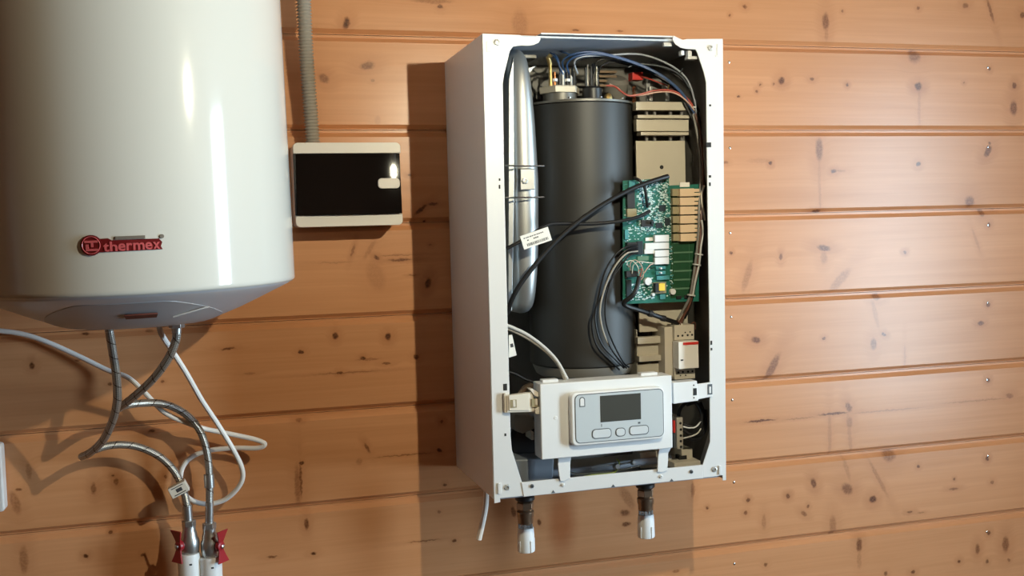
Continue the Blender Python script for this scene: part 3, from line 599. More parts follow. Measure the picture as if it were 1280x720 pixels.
for x, y in ((691, 612.5), (766, 605.5), (839, 597.5)):
    pass
NT = ([(0.0945,1.0172),(0.098,1.0221),(0.1013,1.0172)], [(0.1983,1.0171),(0.2019,1.0215),(0.2054,1.0171)], [(0.3029,1.0166),(0.3066,1.0213),(0.3102,1.0168)])
for t in NT: obj('notch', MB().prism(t, -D - .0040, -D - .003), M['panel_edge'], br)

# silver expansion vessel standing on edge at the left
VZ1, VZ0 = (0.0815,-0.2,1.7455)[2], (0.0697,-0.2,1.3016)[2]
vx0, vx1 = (0.0591,-0.2,1.5267)[0], (0.1034,-0.2,1.5261)[0]
vc = (vx0 + vx1) / 2 + .004; mb = MB(); n = 40; m_ = 9; vs = []; fs = []
hz_, hy_ = (VZ1 - VZ0) / 2, .088; zc = (VZ1 + VZ0) / 2; yc = -.128
def rim(t, k):   # rounded rectangle of the vessel outline, scaled by k
    a = 2 * math.pi * t; c, s_ = math.cos(a), math.sin(a); e = .35
    return (hy_ * k * math.copysign(abs(c) ** e, c), hz_ * (1 - (1 - k) * .35) * math.copysign(abs(s_) ** e, s_))
prof = [(-.027, .60), (-.0255, .80), (-.021, .92), (-.013, .975), (-.004, 1.0), (.004, 1.0), (.013, .975), (.021, .92), (.0255, .80), (.027, .55)]
for dx, k in prof:
    for i in range(64):
        y_, z_ = rim(i / 64, k); bul = 1.0 - (.48 if dx > 0 else .1) * abs(z_ / hz_ + .06) ** 1.7
        vs.append((vc + dx * bul, yc + y_, zc + z_))
for j in range(len(prof) - 1):
    for i in range(64): fs.append((j * 64 + i, j * 64 + (i + 1) % 64, (j + 1) * 64 + (i + 1) % 64, (j + 1) * 64 + i))
fs += [tuple(range(63, -1, -1)), tuple((len(prof) - 1) * 64 + i for i in range(64))]
ves = obj('expansion_vessel', mb.add(vs, fs), M['galv'], boiler, angle=60)
mb = MB().prism([(0.0725,1.5436),(0.0971,1.5434),(0.0969,1.5094),(0.0715,1.5085)], -.224, -.214); brk = obj('vessel_bracket', mb, M['galv'], ves, bevel=.0015)
screw((0.0794,-0.2245,1.5239), .0058, ves)
mb = MB().prism([(0.0576,1.6892),(0.0667,1.7253),(0.0625,1.5188),(0.0528,1.3098),(0.0462,1.3166)], -.222, -.212); obj('seam_flange', mb, M['galv'], ves, bevel=.001)
for a in ([(0.037,-0.262,1.5467),(0.0688,-0.235,1.5474),(0.1125,-0.226,1.5476)], [(0.0356,-0.262,1.4954),(0.0674,-0.235,1.4963),(0.1112,-0.226,1.4965)]):
    obj('retaining_rod', MB().tube(a, .0013, 8), M['steel'], boiler)

# black heat exchanger cylinder
HX, HY, HR = .2085, -.128, .0945
hz1, hz0 = (0.1831,-0.2225,1.656)[2], (0.1828,-0.2225,1.2058)[2]
mb = MB().lathe([(HR - .004, hz0), (HR, hz0 + .003), (HR, hz1 - .003), (HR - .003, hz1)], (HX, HY, 0), n=64)
hx = obj('heat_exchanger', mb, M['black_foam'], boiler)
mb = MB().lathe([(HR + .003, hz1 - .001), (HR + .003, hz1 + .0025), (HR - .006, hz1 + .004), (.001, hz1 + .0045)], (HX, HY, 0), n=64); obj('cylinder_lid', mb, M['lid'], hx)
mb = MB().lathe([(HR - .02, hz0 - .022), (HR - .01, hz0 - .016), (HR - .004, hz0 - .002), (HR - .004, hz0)], (HX, HY, 0), n=48); obj('cylinder_base', mb, M['casing_in'], hx)
for a in (-28, 4, 32):
    mb = MB(); p = (HX + (HR + .001) * math.sin(math.radians(a)), HY - (HR + .001) * math.cos(math.radians(a)), hz1 + .004)
    mb.lathe([(.0028, 0), (.0028, .002), (.001, .003)], p, n=8)
    obj('lid_bolt', mb, M['steel'], hx)
# heating element flange and its terminals
fx = (0.1648,-0.17,1.6718); ft = fx[2]
mb = MB().lathe([(.029, hz1 + .003), (.029, hz1 + .017), (.001, hz1 + .0175)], (fx[0], -.16, 0), n=40); obj('element_collar', mb, M['lid'], boiler)
mb = MB().lathe([(.036, hz1 + .017), (.036, hz1 + .027), (.034, hz1 + .029), (.001, hz1 + .029)], (fx[0], -.16, 0), n=6); ef = obj('element_flange', mb, M['beige'], boiler, bevel=.0012)
tz = hz1 + .029
for px, r, h, mt, cap in ((-.020, .0032, .040, 'brass', None), (-.0125, .0024, .024, 'copper', 'white_plastic'), (-.004, .0030, .020, 'black', None), (.0015, .0040, .026, 'galv', None), (.0095, .0026, .024, 'black', 'paper'), (.0165, .0034, .022, 'galv', None), (.022, .0030, .026, 'black', None)):
    mb = MB().cyl((fx[0] + px, -.172, tz), (fx[0] + px, -.172, tz + h), r, 10)
    tm = obj('terminal_post', mb, M[mt], ef)
    if cap: obj('terminal_nut', MB().cyl((fx[0] + px, -.172, tz + .008), (fx[0] + px, -.172, tz + .0125), r * 2.2, 10), M[cap], ef)
obj('terminal_strap', MB().tube([(fx[0] - .020, -.172, tz + .036), (fx[0] - .024, -.175, tz + .047), (fx[0] - .020, -.178, tz + .052)], .0042, 8), M['brass'], ef)
# thermostat blocks at the top right of the cylinder
for c, r, h, mt in (((738, 112), .021, .020, 'black'), ((742, 96), .012, .03, 'casing_in')):
    pass
p = (0.2162,-0.18,1.6778); mb = MB().lathe([(.017, hz1 + .004), (.017, hz1 + .024), (.012, hz1 + .028), (.001, hz1 + .028)], (p[0], -.18, 0), n=28); th = obj('thermostat', mb, M['black'], boiler)
for k, (dx, h, mt) in enumerate(((-.011, .034, 'black'), (-.006, .04, 'steel'), (-.001, .036, 'black'), (.004, .042, 'black'), (.009, .036, 'steel'), (.012, .03, 'black'))):
    mb = MB().box(p[0] + dx - .0014, p[0] + dx + .0014, -.182 + .004 * (k % 2), -.178 + .004 * (k % 2), hz1 + .026, hz1 + .026 + h); obj('spade_terminal', mb, M[mt], th, bevel=.0005)
p = (0.2412,-0.19,1.666); mb = MB().lathe([(.006, hz1 + .003), (.0072, hz1 + .009), (.005, hz1 + .014), (.001, hz1 + .016)], (p[0], -.192, 0), n=8); obj('vent_plug', mb, M['brass'], boiler, bevel=.0008)
p0 = (0.2754,-0.15,1.7004); mb = MB().lathe([(.020, -.02), (.022, -.01), (.022, .012), (.016, .018), (.001, .019)], (p0[0], -.14, p0[2] - .012), (0, -.5, 1), n=24); obj('safety_valve', mb, M['casing_in'], boiler)
mb = MB()
for k in range(4): rbox(mb, *(0.2415,0.2742,-0.15,-0.13,1.7129,1.7165)[:4], (0.2414,-0.15,1.7124)[2] - .008 * k, (0.2415,-0.15,1.7165)[2] - .008 * k, .0008)
obj('terminal_fins', mb, M['brown_metal'], boiler, bevel=.0004)
mb = MB().box(0.2952,0.3151,-0.17,-0.15,1.6981,1.7116); rc = obj('red_connector', mb, M['red_plastic'], boiler, bevel=.001)
# copper capillary coil
c0 = (0.2895,-0.19,1.6569); c1 = (0.2893,-0.19,1.6841); pts = []
for i in range(120):
    t = i / 119; a = t * 2 * math.pi * 10; z = c0[2] + (c1[2] - c0[2]) * t; x = c0[0] + (c1[0] - c0[0]) * t
    pts.append((x + .003 * math.cos(a), -.19 + .003 * math.sin(a), z))
obj('capillary_coil', MB().tube(pts, .0008, 6), M['copper'], boiler)

# beige heat-sink carrier with its folded plates
hs = obj('carrier_plate', MB().box(0.289,0.381,-0.195,-0.19,1.2605,1.5909), M['beige'], boiler, bevel=.0008)
for b in ((0.2861,0.3841,-0.205,-0.19,1.642,1.6564), (0.2878,0.3844,-0.207,-0.19,1.6281,1.6339), (0.2871,0.3845,-0.203,-0.19,1.6065,1.6262), (0.2922,0.3815,-0.209,-0.19,1.5991,1.6046)):
    obj('folded_plate', MB().box(*b), M['beige'], hs, bevel=.0008)
for px in (808, 818, 838, 852):
    obj('standoff', MB().cyl((0.3106,-0.19,1.5995)[:0] + (0, 0, 0) if False else {808: (0.3104,-0.19,1.5886), 818: (0.3253,-0.19,1.5885), 838: (0.3554,-0.19,1.5884), 852: (0.3767,-0.19,1.5884)}[px], {808: (0.3117,-0.19,1.657), 818: (0.3266,-0.19,1.6571), 838: (0.3567,-0.19,1.6574), 852: (0.3779,-0.19,1.6575)}[px], .0032, 10), M['nickel'], hs)
obj('plate_hole', MB().lathe([(.0035, 0), (.0035, .0006)], (0.3357,-0.1952,1.5454), (0, -1, 0), 14), M['hole'], hs)
for b in ((0.2811,0.3318,-0.205,-0.19,1.241,1.2529), (0.2847,0.3355,-0.196,-0.19,1.2187,1.2406), (0.2826,0.3319,-0.207,-0.19,1.2104,1.2204), (0.2825,0.3364,-0.196,-0.19,1.1841,1.2058)):
    obj('folded_plate', MB().box(*b), M['beige'], hs, bevel=.0008)
obj('plate_edge', MB().box(0.2829,0.2843,-0.196,-0.15,1.1847,1.2658), M['beige'], hs)
obj('carrier_backing', MB().box(0.3081,0.3963,-0.16,-0.12,1.1725,1.662), M['casing_in'], hs)

# ---- circuit board
PF, PBK = .2265, .2240
PC = ([(0.2506,1.5215),(0.3346,1.5252),(0.3351,1.5123),(0.3912,1.5142),(0.3872,1.3124),(0.2463,1.3141)])
pcb = obj('circuit_board', MB().prism(PC, -PF, -PBK), M['pcb'], boiler)
obj('board_zone', MB().prism([(0.3372,1.5014),(0.385,1.502),(0.3805,1.3204),(0.3339,1.3197)], -PF - .0004, -PF + .0002), M['pcb_dark'], pcb)
mb = MB()
for k in range(6):
    pass
for y in (303, 315, 326.5, 338, 349, 360):
    b = {303: (0.3414,0.3773,-0.227,-0.226,1.4133,1.4154), 315: (0.3411,0.377,-0.227,-0.226,1.3965,1.399), 326.5: (0.3408,0.3767,-0.227,-0.226,1.3806,1.3833), 338: (0.3405,0.3765,-0.227,-0.226,1.3648,1.3675), 349: (0.3403,0.3762,-0.227,-0.226,1.3496,1.3524), 360: (0.34,0.376,-0.227,-0.226,1.3344,1.3373)}[y]
    mb.box(*b)
mb.box(0.3705,0.3702,-0.227,-0.226,1.3347,1.4146).box(0.3384,0.3382,-0.227,-0.226,1.3209,1.4155)
obj('silkscreen_lines', mb, M['pcb_line'], pcb, kind='stuff', smooth=False)
# six relays
rz = [(0.3368,-0.234,1.5072), (0.3365,-0.234,1.4921), (0.3362,-0.234,1.4768), (0.336,-0.234,1.4614), (0.3357,-0.234,1.4461), (0.3354,-0.234,1.4308), (0.3352,-0.234,1.4157)]
rx = [(0.3367,-0.234,1.5011)[0], (0.3485,-0.234,1.5009)[0], (0.3753,-0.234,1.5005)[0], (0.388,-0.234,1.5003)[0]]
for i in range(6):
    zt, zb = rz[i][2] - .0008, rz[i + 1][2] + .0010
    mb = MB().box(rx[1], rx[2], -.240, -.2268, zb, zt, 0).box(rx[0], rx[1], -.236, -.2268, zb + .001, zt, 1)
    rl = obj('relay', mb, [M['relay_tan'], M['relay_dark']], pcb, bevel=.0006)
    zm = (zt + zb) / 2
    for za, zb2 in ((zm + .0008, zt - .0006), (zb + .0006, zm - .0008)):
        mb = MB().box(rx[2], rx[3] - (.002 if za > zm else 0), -.238, -.2268, za, zb2); obj('relay_terminal', mb, M['relay_tan'], pcb, bevel=.0005)
# white power modules
for b in ((0.3035,0.3298,-0.2345,-0.2268,1.4172,1.4288), (0.2861,0.33,-0.2335,-0.2268,1.4049,1.4158), (0.303,0.3293,-0.2345,-0.2268,1.392,1.4031), (0.3028,0.3291,-0.2345,-0.2268,1.3791,1.3909), (0.2849,0.3031,-0.2325,-0.2268,1.3976,1.4063)):
    obj('white_module', MB().box(*b), M['white_plastic'], pcb, bevel=.0005)
obj('board_sticker', MB().box(0.3543,0.3721,-0.2285,-0.2268,1.5096,1.5174), M['paper'], pcb)
obj('board_sticker', MB().box(0.2892,0.3023,-0.2285,-0.2268,1.4193,1.4251), M['paper'], pcb)
obj('board_sticker', MB().box(0.274,0.2943,-0.2285,-0.2268,1.3863,1.3937), M['pcb_line'], pcb)
for b, mt in (((0.315,0.3273,-0.229,-0.2268,1.4689,1.4793), 'smd_dark'), ((0.3085,0.3209,-0.229,-0.2268,1.4405,1.4497), 'smd_dark'), ((0.3254,0.3341,-0.231,-0.2268,1.4449,1.4574), 'smd_dark'), ((0.281,0.3027,-0.232,-0.2268,1.4437,1.455), 'black'),
              ((0.2543,0.2681,-0.236,-0.2268,1.4754,1.505), 'black'), ((0.2549,0.272,-0.233,-0.2268,1.4606,1.4744), 'relay_dark'), ((0.2595,0.2708,-0.231,-0.2268,1.5063,1.5205), 'smd_teal'),
              ((0.2521,0.2705,-0.237,-0.2268,1.3974,1.4181), 'black'), ((0.2722,0.2819,-0.234,-0.2268,1.397,1.4195), 'smd_dark'), ((0.2503,0.2571,-0.232,-0.2268,1.4233,1.4396), 'smd_teal'), ((0.2501,0.2702,-0.236,-0.2268,1.3596,1.3698), 'black'),
              ((0.306,0.3237,-0.2315,-0.2268,1.3703,1.3757), 'smd_teal'), ((0.3059,0.3235,-0.2315,-0.2268,1.3615,1.3676), 'smd_teal'), ((0.3072,0.3307,-0.2315,-0.2268,1.3523,1.3594), 'smd_teal'),
              ((0.3009,0.3242,-0.232,-0.2268,1.3293,1.3487), 'relay_dark'), ((0.3132,0.3234,-0.23,-0.2268,1.319,1.3276), 'smd_teal'), ((0.3443,0.3532,-0.23,-0.2268,1.3183,1.3235), 'black'), ((0.3593,0.3667,-0.23,-0.2268,1.3184,1.3243), 'black'), ((0.2514,0.261,-0.232,-0.2268,1.3246,1.3548), 'smd_dark')):
    obj('board_component', MB().box(*b), M[mt], pcb, bevel=.0005)
tf = obj('transformer', MB().box(0.3003,0.3095,-0.24,-0.232,1.3318,1.3478), M['black'], pcb, bevel=.0008)
obj('transformer_tape', MB().box(0.3067,0.3182,-0.2405,-0.232,1.3342,1.3469), M['yellow'], pcb, bevel=.001)
for p, r, mt in (((0.2907,-0.2268,1.3509), .0068, 'white_plastic'), ((0.3362,-0.2268,1.3313), .0052, 'white_plastic'), ((0.2998,-0.2268,1.328), .0030, 'white_plastic'), ((0.3127,-0.2312,1.3724), .0018, 'white_plastic'), ((0.3126,-0.2312,1.3646), .0018, 'white_plastic'), ((0.2986,-0.2315,1.4499), .0028, 'smd_dark'), ((0.2954,-0.2268,1.4818), .0022, 'black')):
    obj('capacitor', MB().lathe([(r, 0), (r, .006), (r * .92, .0072), (.0002, .0072)], p, (0, -1, 0), 16), M[mt], pcb)
# small surface components, too many to count
mb = MB()
rg = random.Random(3)
zones = [((0.2758,0.3328,-0.2268,-0.2268,1.4307,1.5225), 850), ((0.2571,0.309,-0.2268,-0.2268,1.4205,1.4597), 90), ((0.2607,0.3041,-0.2268,-0.2268,1.3196,1.3474), 190), ((0.3342,0.3384,-0.2268,-0.2268,1.3236,1.5069), 90), ((0.2525,0.2572,-0.2268,-0.2268,1.3204,1.5188), 30), ((0.2762,0.3047,-0.2268,-0.2268,1.3524,1.397), 16), ((0.3271,0.3368,-0.2268,-0.2268,1.3209,1.3584), 14)]
for (a0, a1, _, _, c0_, c1_), cnt in zones:
    for _i in range(cnt):
        x = rg.uniform(a0, a1); z = rg.uniform(c0_, c1_); w = rg.choice((.0012, .0018, .0026, .0040)); h = rg.choice((.0010, .0015, .0022))
        mi = rg.choices((0, 1, 2), (6, 3, 1))[0]  # extra pale pieces stand in for the window's reflection on the board
        mb.box(x - w / 2, x + w / 2, -PF - rg.uniform(.0006, .0016), -PF + .0002, z - h / 2, z + h / 2, mi)
obj('surface_components', mb, [M['smd_pale'], M['smd_teal'], M['smd_dark']], pcb, kind='stuff', smooth=False)
# bundle of pale wires inside the board
for k, pts in enumerate(([(0.2573,-0.236,1.3709),(0.2547,-0.243,1.3833),(0.2618,-0.247,1.3885),(0.2735,-0.246,1.3787),(0.2787,-0.24,1.3608),(0.2729,-0.236,1.3514)], [(0.2601,-0.236,1.3654),(0.2604,-0.243,1.3804),(0.2708,-0.246,1.3855),(0.2836,-0.243,1.3836),(0.3012,-0.236,1.3815)], [(0.2721,-0.238,1.3542),(0.2796,-0.245,1.3677),(0.2893,-0.243,1.3781),(0.2974,-0.238,1.3803)], [(0.2546,-0.236,1.3764),(0.249,-0.243,1.3849),(0.2564,-0.246,1.3874),(0.2667,-0.245,1.3776),(0.2722,-0.238,1.361)], [(0.2695,-0.238,1.3665),(0.2734,-0.246,1.3733),(0.2705,-0.242,1.3558),(0.2677,-0.238,1.3517)])):
    cable('board_wire', pts, .0008, M[('wire_pink', 'ivory', 'wire_pink', 'ivory', 'wire_red')[k]], pcb, n=6)

# ---- contactor
ct = obj('contactor', MB().box(0.3397,0.376,-0.228,-0.175,1.1823,1.263), M['contactor'], boiler, bevel=.001)
a = (0.338,0.3751,-0.232,-0.2,1.2476,1.2731); obj('contactor_head', MB().box(*a), M['contactor'], ct, bevel=.0008)
a = (0.3368,0.3756,-0.232,-0.2,1.1794,1.2); obj('contactor_foot', MB().box(*a), M['contactor'], ct, bevel=.0008)
fz = (0.3366,0.3739,-0.25,-0.226,1.2,1.2468); obj('contactor_front', MB().box(*fz), M['box_white'], ct, bevel=.0010)
obj('red_stripe', MB().box(0.3452,0.3738,-0.2506,-0.249,1.2409,1.2454), M['red_plastic'], ct)
obj('switch_slot', MB().box(0.3403,0.3447,-0.2506,-0.249,1.2142,1.2166), M['hole'], ct)
obj('side_shell', MB().box(0.3232,0.3404,-0.2235,-0.17,1.1841,1.2703), M['contactor'], ct, bevel=.001)
HL = [(0.3444,-0.2322,1.2549),(0.3526,-0.2322,1.2551),(0.3624,-0.2322,1.2553),(0.3707,-0.2322,1.2555),(0.3579,-0.2322,1.2603),(0.367,-0.2322,1.2605),(0.344,-0.2322,1.192),(0.3523,-0.2322,1.1921),(0.3621,-0.2322,1.1922),(0.3704,-0.2322,1.1923),(0.3477,-0.2322,1.1862),(0.3574,-0.2322,1.1862)]
for i, p in enumerate(HL):
    obj('terminal_hole', MB().lathe([(.0019 if i in (0, 1, 2, 3, 6, 7, 8, 9) else .0013, 0), (.0019 if i in (0, 1, 2, 3, 6, 7, 8, 9) else .0013, .0006)], p, (0, -1, 0), 10), M['hole'], ct)
for pts in ([(0.3533,-0.228,1.2706),(0.3489,-0.225,1.2788),(0.3445,-0.215,1.2782),(0.3406,-0.21,1.2696)], [(0.3548,-0.228,1.2705),(0.3553,-0.224,1.277),(0.3604,-0.22,1.2834)], [(0.3692,-0.22,1.269),(0.3839,-0.215,1.2748),(0.3876,-0.21,1.2616)]):
    cable('contactor_wire', pts, .0011, M['wire_brown'], ct, n=6)
obj('wire_ferrule', MB().cyl((0.3531,-0.229,1.2679), (0.3542,-0.227,1.2753), .0018, 8), M['ivory'], ct)

# ---- control panel on its swing frame
cf = (0.0762,0.3018,-0.296,-0.262,1.0617,1.1991)
PX0, PX1, PZ0, PZ1 = (0.0747,-0.296,1.1415)[0], (0.3024,-0.296,1.1372)[0], (0.1875,-0.296,1.0769)[2], (0.1901,-0.296,1.1986)[2]
panel = obj('control_panel', MB().box(PX0, PX1, -.296, -.258, PZ0, PZ1), M['white_plastic'], boiler, bevel=.0018)
QX0, QX1, QZ0, QZ1 = (0.1217,-0.308,1.14)[0], (0.2834,-0.308,1.1407)[0], (0.204,-0.308,1.0964)[2], (0.2058,-0.308,1.183)[2]
bez = obj('bezel', MB().prism(rrect(QX0, QX1, QZ0, QZ1, .010, 6), -.308, -.294), M['white_plastic'], panel, bevel=.0035, seg=3)
gx0, gx1, gz0, gz1 = QX0 + .0062, QX1 - .0022, QZ0 + .0045, QZ1 - .0030
obj('panel_groove', MB().prism(rrect(gx0, gx1, gz0, gz1, .0085, 6), -.3084, -.306), M['panel_edge'], bez)
face = obj('face_plate', MB().prism(rrect(gx0 + .0013, gx1 - .0013, gz0 + .0013, gz1 - .0013, .0074, 6), -.3090, -.306), M['panel_grey'], bez)
lx = (0.1714,0.2404,-0.3095,-0.306,1.133,1.1746)
obj('display_frame', MB().box(lx[0] - .0006, lx[1] + .0006, lx[2] + .0002, lx[3], lx[4] - .0006, lx[5] + .0006), M['ink'], bez)
obj('display', MB().box(*lx), M['lcd'], bez)
for nm, b in (('button', (0.1565,0.1883,-0.3098,-0.306,1.1072,1.1214)), ('button', (0.1969,0.2126,-0.3098,-0.306,1.1078,1.1202)), ('button', (0.2205,0.2531,-0.3098,-0.306,1.1078,1.1215))):
    r = .0052
    obj('button_ring', MB().prism(rrect(b[0] - .0010, b[1] + .0010, b[4] - .0010, b[5] + .0010, r + .0010, 6), -.3094, -.306), M['panel_edge'], bez)
    obj(nm, MB().prism(rrect(b[0] + .0003, b[1] - .0003, b[4] + .0003, b[5] - .0003, r, 6), -.3102, -.306), M['button_grey'], bez, bevel=.0006)
# arched symbol at the top left of the face, and tiny marks
ic = (0.1355,0.1453,-0.3094,-0.306,1.1597,1.1758)
def arch(x0, x1, z0, z1): return [(x0, z0), (x1, z0)] + [((x0 + x1) / 2 + (x1 - x0) / 2 * math.cos(a), z1 - (x1 - x0) / 2 + (x1 - x0) / 2 * math.sin(a)) for a in [math.pi * k / 10 for k in range(11)]]
obj('symbol_outline', MB().prism(arch(ic[0], ic[1], ic[4], ic[5]), -.3093, -.306), M['panel_edge'], bez)
obj('symbol', MB().prism(arch(ic[0] + .0016, ic[1] - .0016, ic[4] + .0016, ic[5] - .0016), -.3096, -.306), M['white_plastic'], bez)
for b in ((0.1719,0.1731,-0.3093,-0.306,1.1252,1.1298), (0.2355,0.2396,-0.3093,-0.306,1.1252,1.1281)): obj('mark', MB().box(*b), M['panel_edge'], bez)
obj('moulding_dot', MB().lathe([(.0032, 0), (.0026, .0006), (.0002, .0006)], (0.0996,-0.296,1.1428), (0, -1, 0), 14), M['white_plastic'], panel)
for b in ((0.0831,0.1099,-0.283,-0.268,1.1976,1.2052), (0.253,0.2828,-0.283,-0.268,1.1973,1.2059)):
    obj('top_clip', MB().box(b[0], b[1], b[2], b[3], PZ1 - .002, PZ1 + .0045), M['white_plastic'], panel, bevel=.001)
# left arm
la = obj('swing_arm', MB().prism([(0.0215,1.1824),(0.0653,1.1857),(0.0685,1.1533),(0.0215,1.1555)], -.287, -.277), M['ivory'], boiler, bevel=.0012)
obj('arm_plate', MB().prism([(0.0247,1.1833),(0.0591,1.1847),(0.059,1.1564),(0.0247,1.159)], -.2895, -.285), M['ivory'], la, bevel=.001)
for b in ((0.027,0.0372,-0.2902,-0.288,1.1632,1.1761), (0.0621,0.0717,-0.2902,-0.278,1.1619,1.1749)):
    obj('arm_window', MB().box(*b), M['relay_dark'], la)
for b in ((0.0308,0.0351,-0.2908,-0.288,1.1647,1.1753), (0.0679,0.0723,-0.2908,-0.284,1.1646,1.1745)):
    obj('arm_latch', MB().box(*b), M['ivory'], la, bevel=.0006)
for poly in ([(0.0585,1.1915),(0.0638,1.1917),(0.0743,1.1846),(0.0741,1.1775),(0.0675,1.1793)], [(0.067,1.1587),(0.0751,1.162),(0.0748,1.1497),(0.0681,1.1502)]):
    obj('arm_hook', MB().prism(poly, -.290, -.276), M['ivory'], la, bevel=.0008)
obj('arm_pin', MB().box(0.0182,0.022,-0.285,-0.277,1.1551,1.1861), M['ivory'], la, bevel=.0008)
# right arm
ra = obj('swing_arm', MB().prism([(0.3099,1.1837),(0.3537,1.1841),(0.3561,1.1501),(0.3107,1.148)], -.284, -.262), M['white_plastic'], boiler, bevel=.0012)
obj('arm_plate', MB().prism([(0.3502,1.1778),(0.3819,1.1797),(0.383,1.1551),(0.3527,1.1519)], -.2825, -.2785), M['white_plastic'], ra, bevel=.0008)
obj('arm_window', MB().box(0.3462,0.3526,-0.2845,-0.2825,1.1599,1.1718), M['hole'], ra)
obj('arm_window', MB().box(0.3734,0.382,-0.2832,-0.282,1.159,1.1765), M['panel_edge'], ra)
obj('arm_latch', MB().box(0.376,0.3795,-0.2838,-0.282,1.1613,1.1724), M['white_plastic'], ra, bevel=.0005)
for b in ((0.3462,0.3484,-0.2846,-0.2835,1.176,1.1781), (0.3463,0.3485,-0.2846,-0.2835,1.1548,1.157)): obj('arm_pin_hole', MB().box(*b), M['hole'], ra)
# two tabs below the panel
for poly in ([(0.1073,1.0763),(0.1292,1.0771),(0.1268,1.0628),(0.1263,1.0405),(0.1173,1.0361),(0.1091,1.0362),(0.1067,1.0515),(0.1057,1.0647)], [(0.2832,1.0744),(0.3056,1.0752),(0.2997,1.0663),(0.2977,1.0367),(0.2889,1.0348),(0.2796,1.0357),(0.2807,1.0598)]):
    obj('mounting_tab', MB().prism(poly, -.2835, -.2795), M['white_plastic'], panel, bevel=.0008)

# ---- lower compartment
pu = (0.095,-0.19,1.0784)
mb = MB().lathe([(.034, 0), (.046, .004), (.048, .012), (.044, .014), (.042, .012)], (pu[0], -.165, pu[2] + .004), (-.10, -1, 0), 40); pmp = obj('pump_ring', mb, M['pan'], boiler)
mb = MB().lathe([(.043, 0), (.043, .022), (.036, .030), (.001, .032)], (pu[0], -.170, pu[2] + .004), (-.10, -1, 0), 40); obj('pump_motor', mb, M['black'], boiler)
mb = MB().lathe([(.045, -.07), (.045, 0)], (pu[0], -.160, pu[2] + .004), (0, -1, 0), 28); obj('pump_body', mb, M['casing_in'], boiler)
obj('pump_bracket', MB().prism([(0.0514,1.1396),(0.0832,1.1345),(0.0882,1.1138),(0.0657,1.1062),(0.0506,1.1128)], -.225, -.19), M['conduit'], boiler, bevel=.003)
obj('pump_plug', MB().box(0.0765,0.081,-0.235,-0.2,1.0967,1.1104), M['ivory'], boiler, bevel=.0008)
cable('pump_hose', [(0.089,-0.2,1.1817),(0.0703,-0.22,1.1792),(0.0602,-0.23,1.1668),(0.0624,-0.23,1.148)], .006, M['brown_metal'], boiler, n=10)
obj('drip_tray', MB().prism([(0.0424,1.0691),(0.1126,1.0655),(0.1088,1.0228),(0.0467,1.0261)], -.245, -.10), M['tray'], boiler, bevel=.003)
for pts, r, mt in (([(0.0723,-0.2,1.0304),(0.1635,-0.205,1.0301),(0.2813,-0.205,1.0348),(0.3411,-0.2,1.0355)], .0062, 'pan'), ([(0.1417,-0.235,1.0375),(0.1583,-0.24,1.0344),(0.2228,-0.24,1.034),(0.2686,-0.235,1.037)], .0014, 'steel'), ([(0.1813,-0.236,1.0423),(0.1978,-0.238,1.044),(0.2325,-0.238,1.0436),(0.2566,-0.236,1.0452)], .0016, 'galv'), ([(0.1502,-0.16,1.0479),(0.2396,-0.16,1.0473),(0.3471,-0.16,1.0482)], .008, 'casing_in')):
    cable('lower_pipe', pts, r, M[mt], boiler, n=10)
obj('pipe_fitting', MB().lathe([(.005, 0), (.0062, .003), (.0062, .008), (.004, .012), (.0002, .012)], (0.2234,-0.235,1.0397), (0, -1, .2), 8), M['nickel'], boiler)
obj('pipe_fitting', MB().lathe([(.004, 0), (.005, .003), (.003, .009), (.0002, .009)], (0.2541,-0.235,1.0438), (0, -1, .2), 8), M['nickel'], boiler)
cable('earth_wire', [(0.1287,-0.244,1.0327),(0.1427,-0.248,1.0296),(0.1774,-0.246,1.0314),(0.2154,-0.244,1.0315),(0.2238,-0.245,1.0391),(0.2276,-0.243,1.0479),(0.2254,-0.238,1.0525)], .0013, M['wire_green'], boiler, n=8)
for b in ((0.2837,0.3164,-0.2,-0.12,1.0221,1.0504), (0.3558,0.3767,-0.215,-0.1,1.0257,1.053), (0.3325,0.3822,-0.235,-0.12,1.0239,1.0354)):
    obj('terminal_carrier', MB().box(*b), M['contactor'], boiler, bevel=.001)
for b in ((0.293,0.3057,-0.2006,-0.199,1.0302,1.0391), (0.3507,0.3651,-0.2156,-0.2,1.0325,1.0423)): obj('carrier_slot', MB().box(*b), M['hole'], boiler)
tb = obj('terminal_block', MB().box(0.3361,0.3471,-0.24,-0.2,1.0603,1.1154), M['beige'], boiler, bevel=.0008)
obj('red_marker', MB().box(0.3302,0.3343,-0.238,-0.225,1.0888,1.11), M['red_plastic'], tb, bevel=.0006)
obj('grey_marker', MB().box(0.3314,0.3355,-0.236,-0.222,1.0619,1.0873), M['panel_edge'], tb, bevel=.0006)
for p in [(0.3425,-0.2402,1.1052),(0.3431,-0.2402,1.0941),(0.3429,-0.2402,1.0837),(0.3427,-0.2402,1.074),(0.343,-0.2402,1.0642)]: obj('terminal_hole', MB().lathe([(.0024, 0), (.0024, .0006)], p, (0, -1, 0), 8), M['hole'], tb)
for y in (0, 1, 2, 3): pass
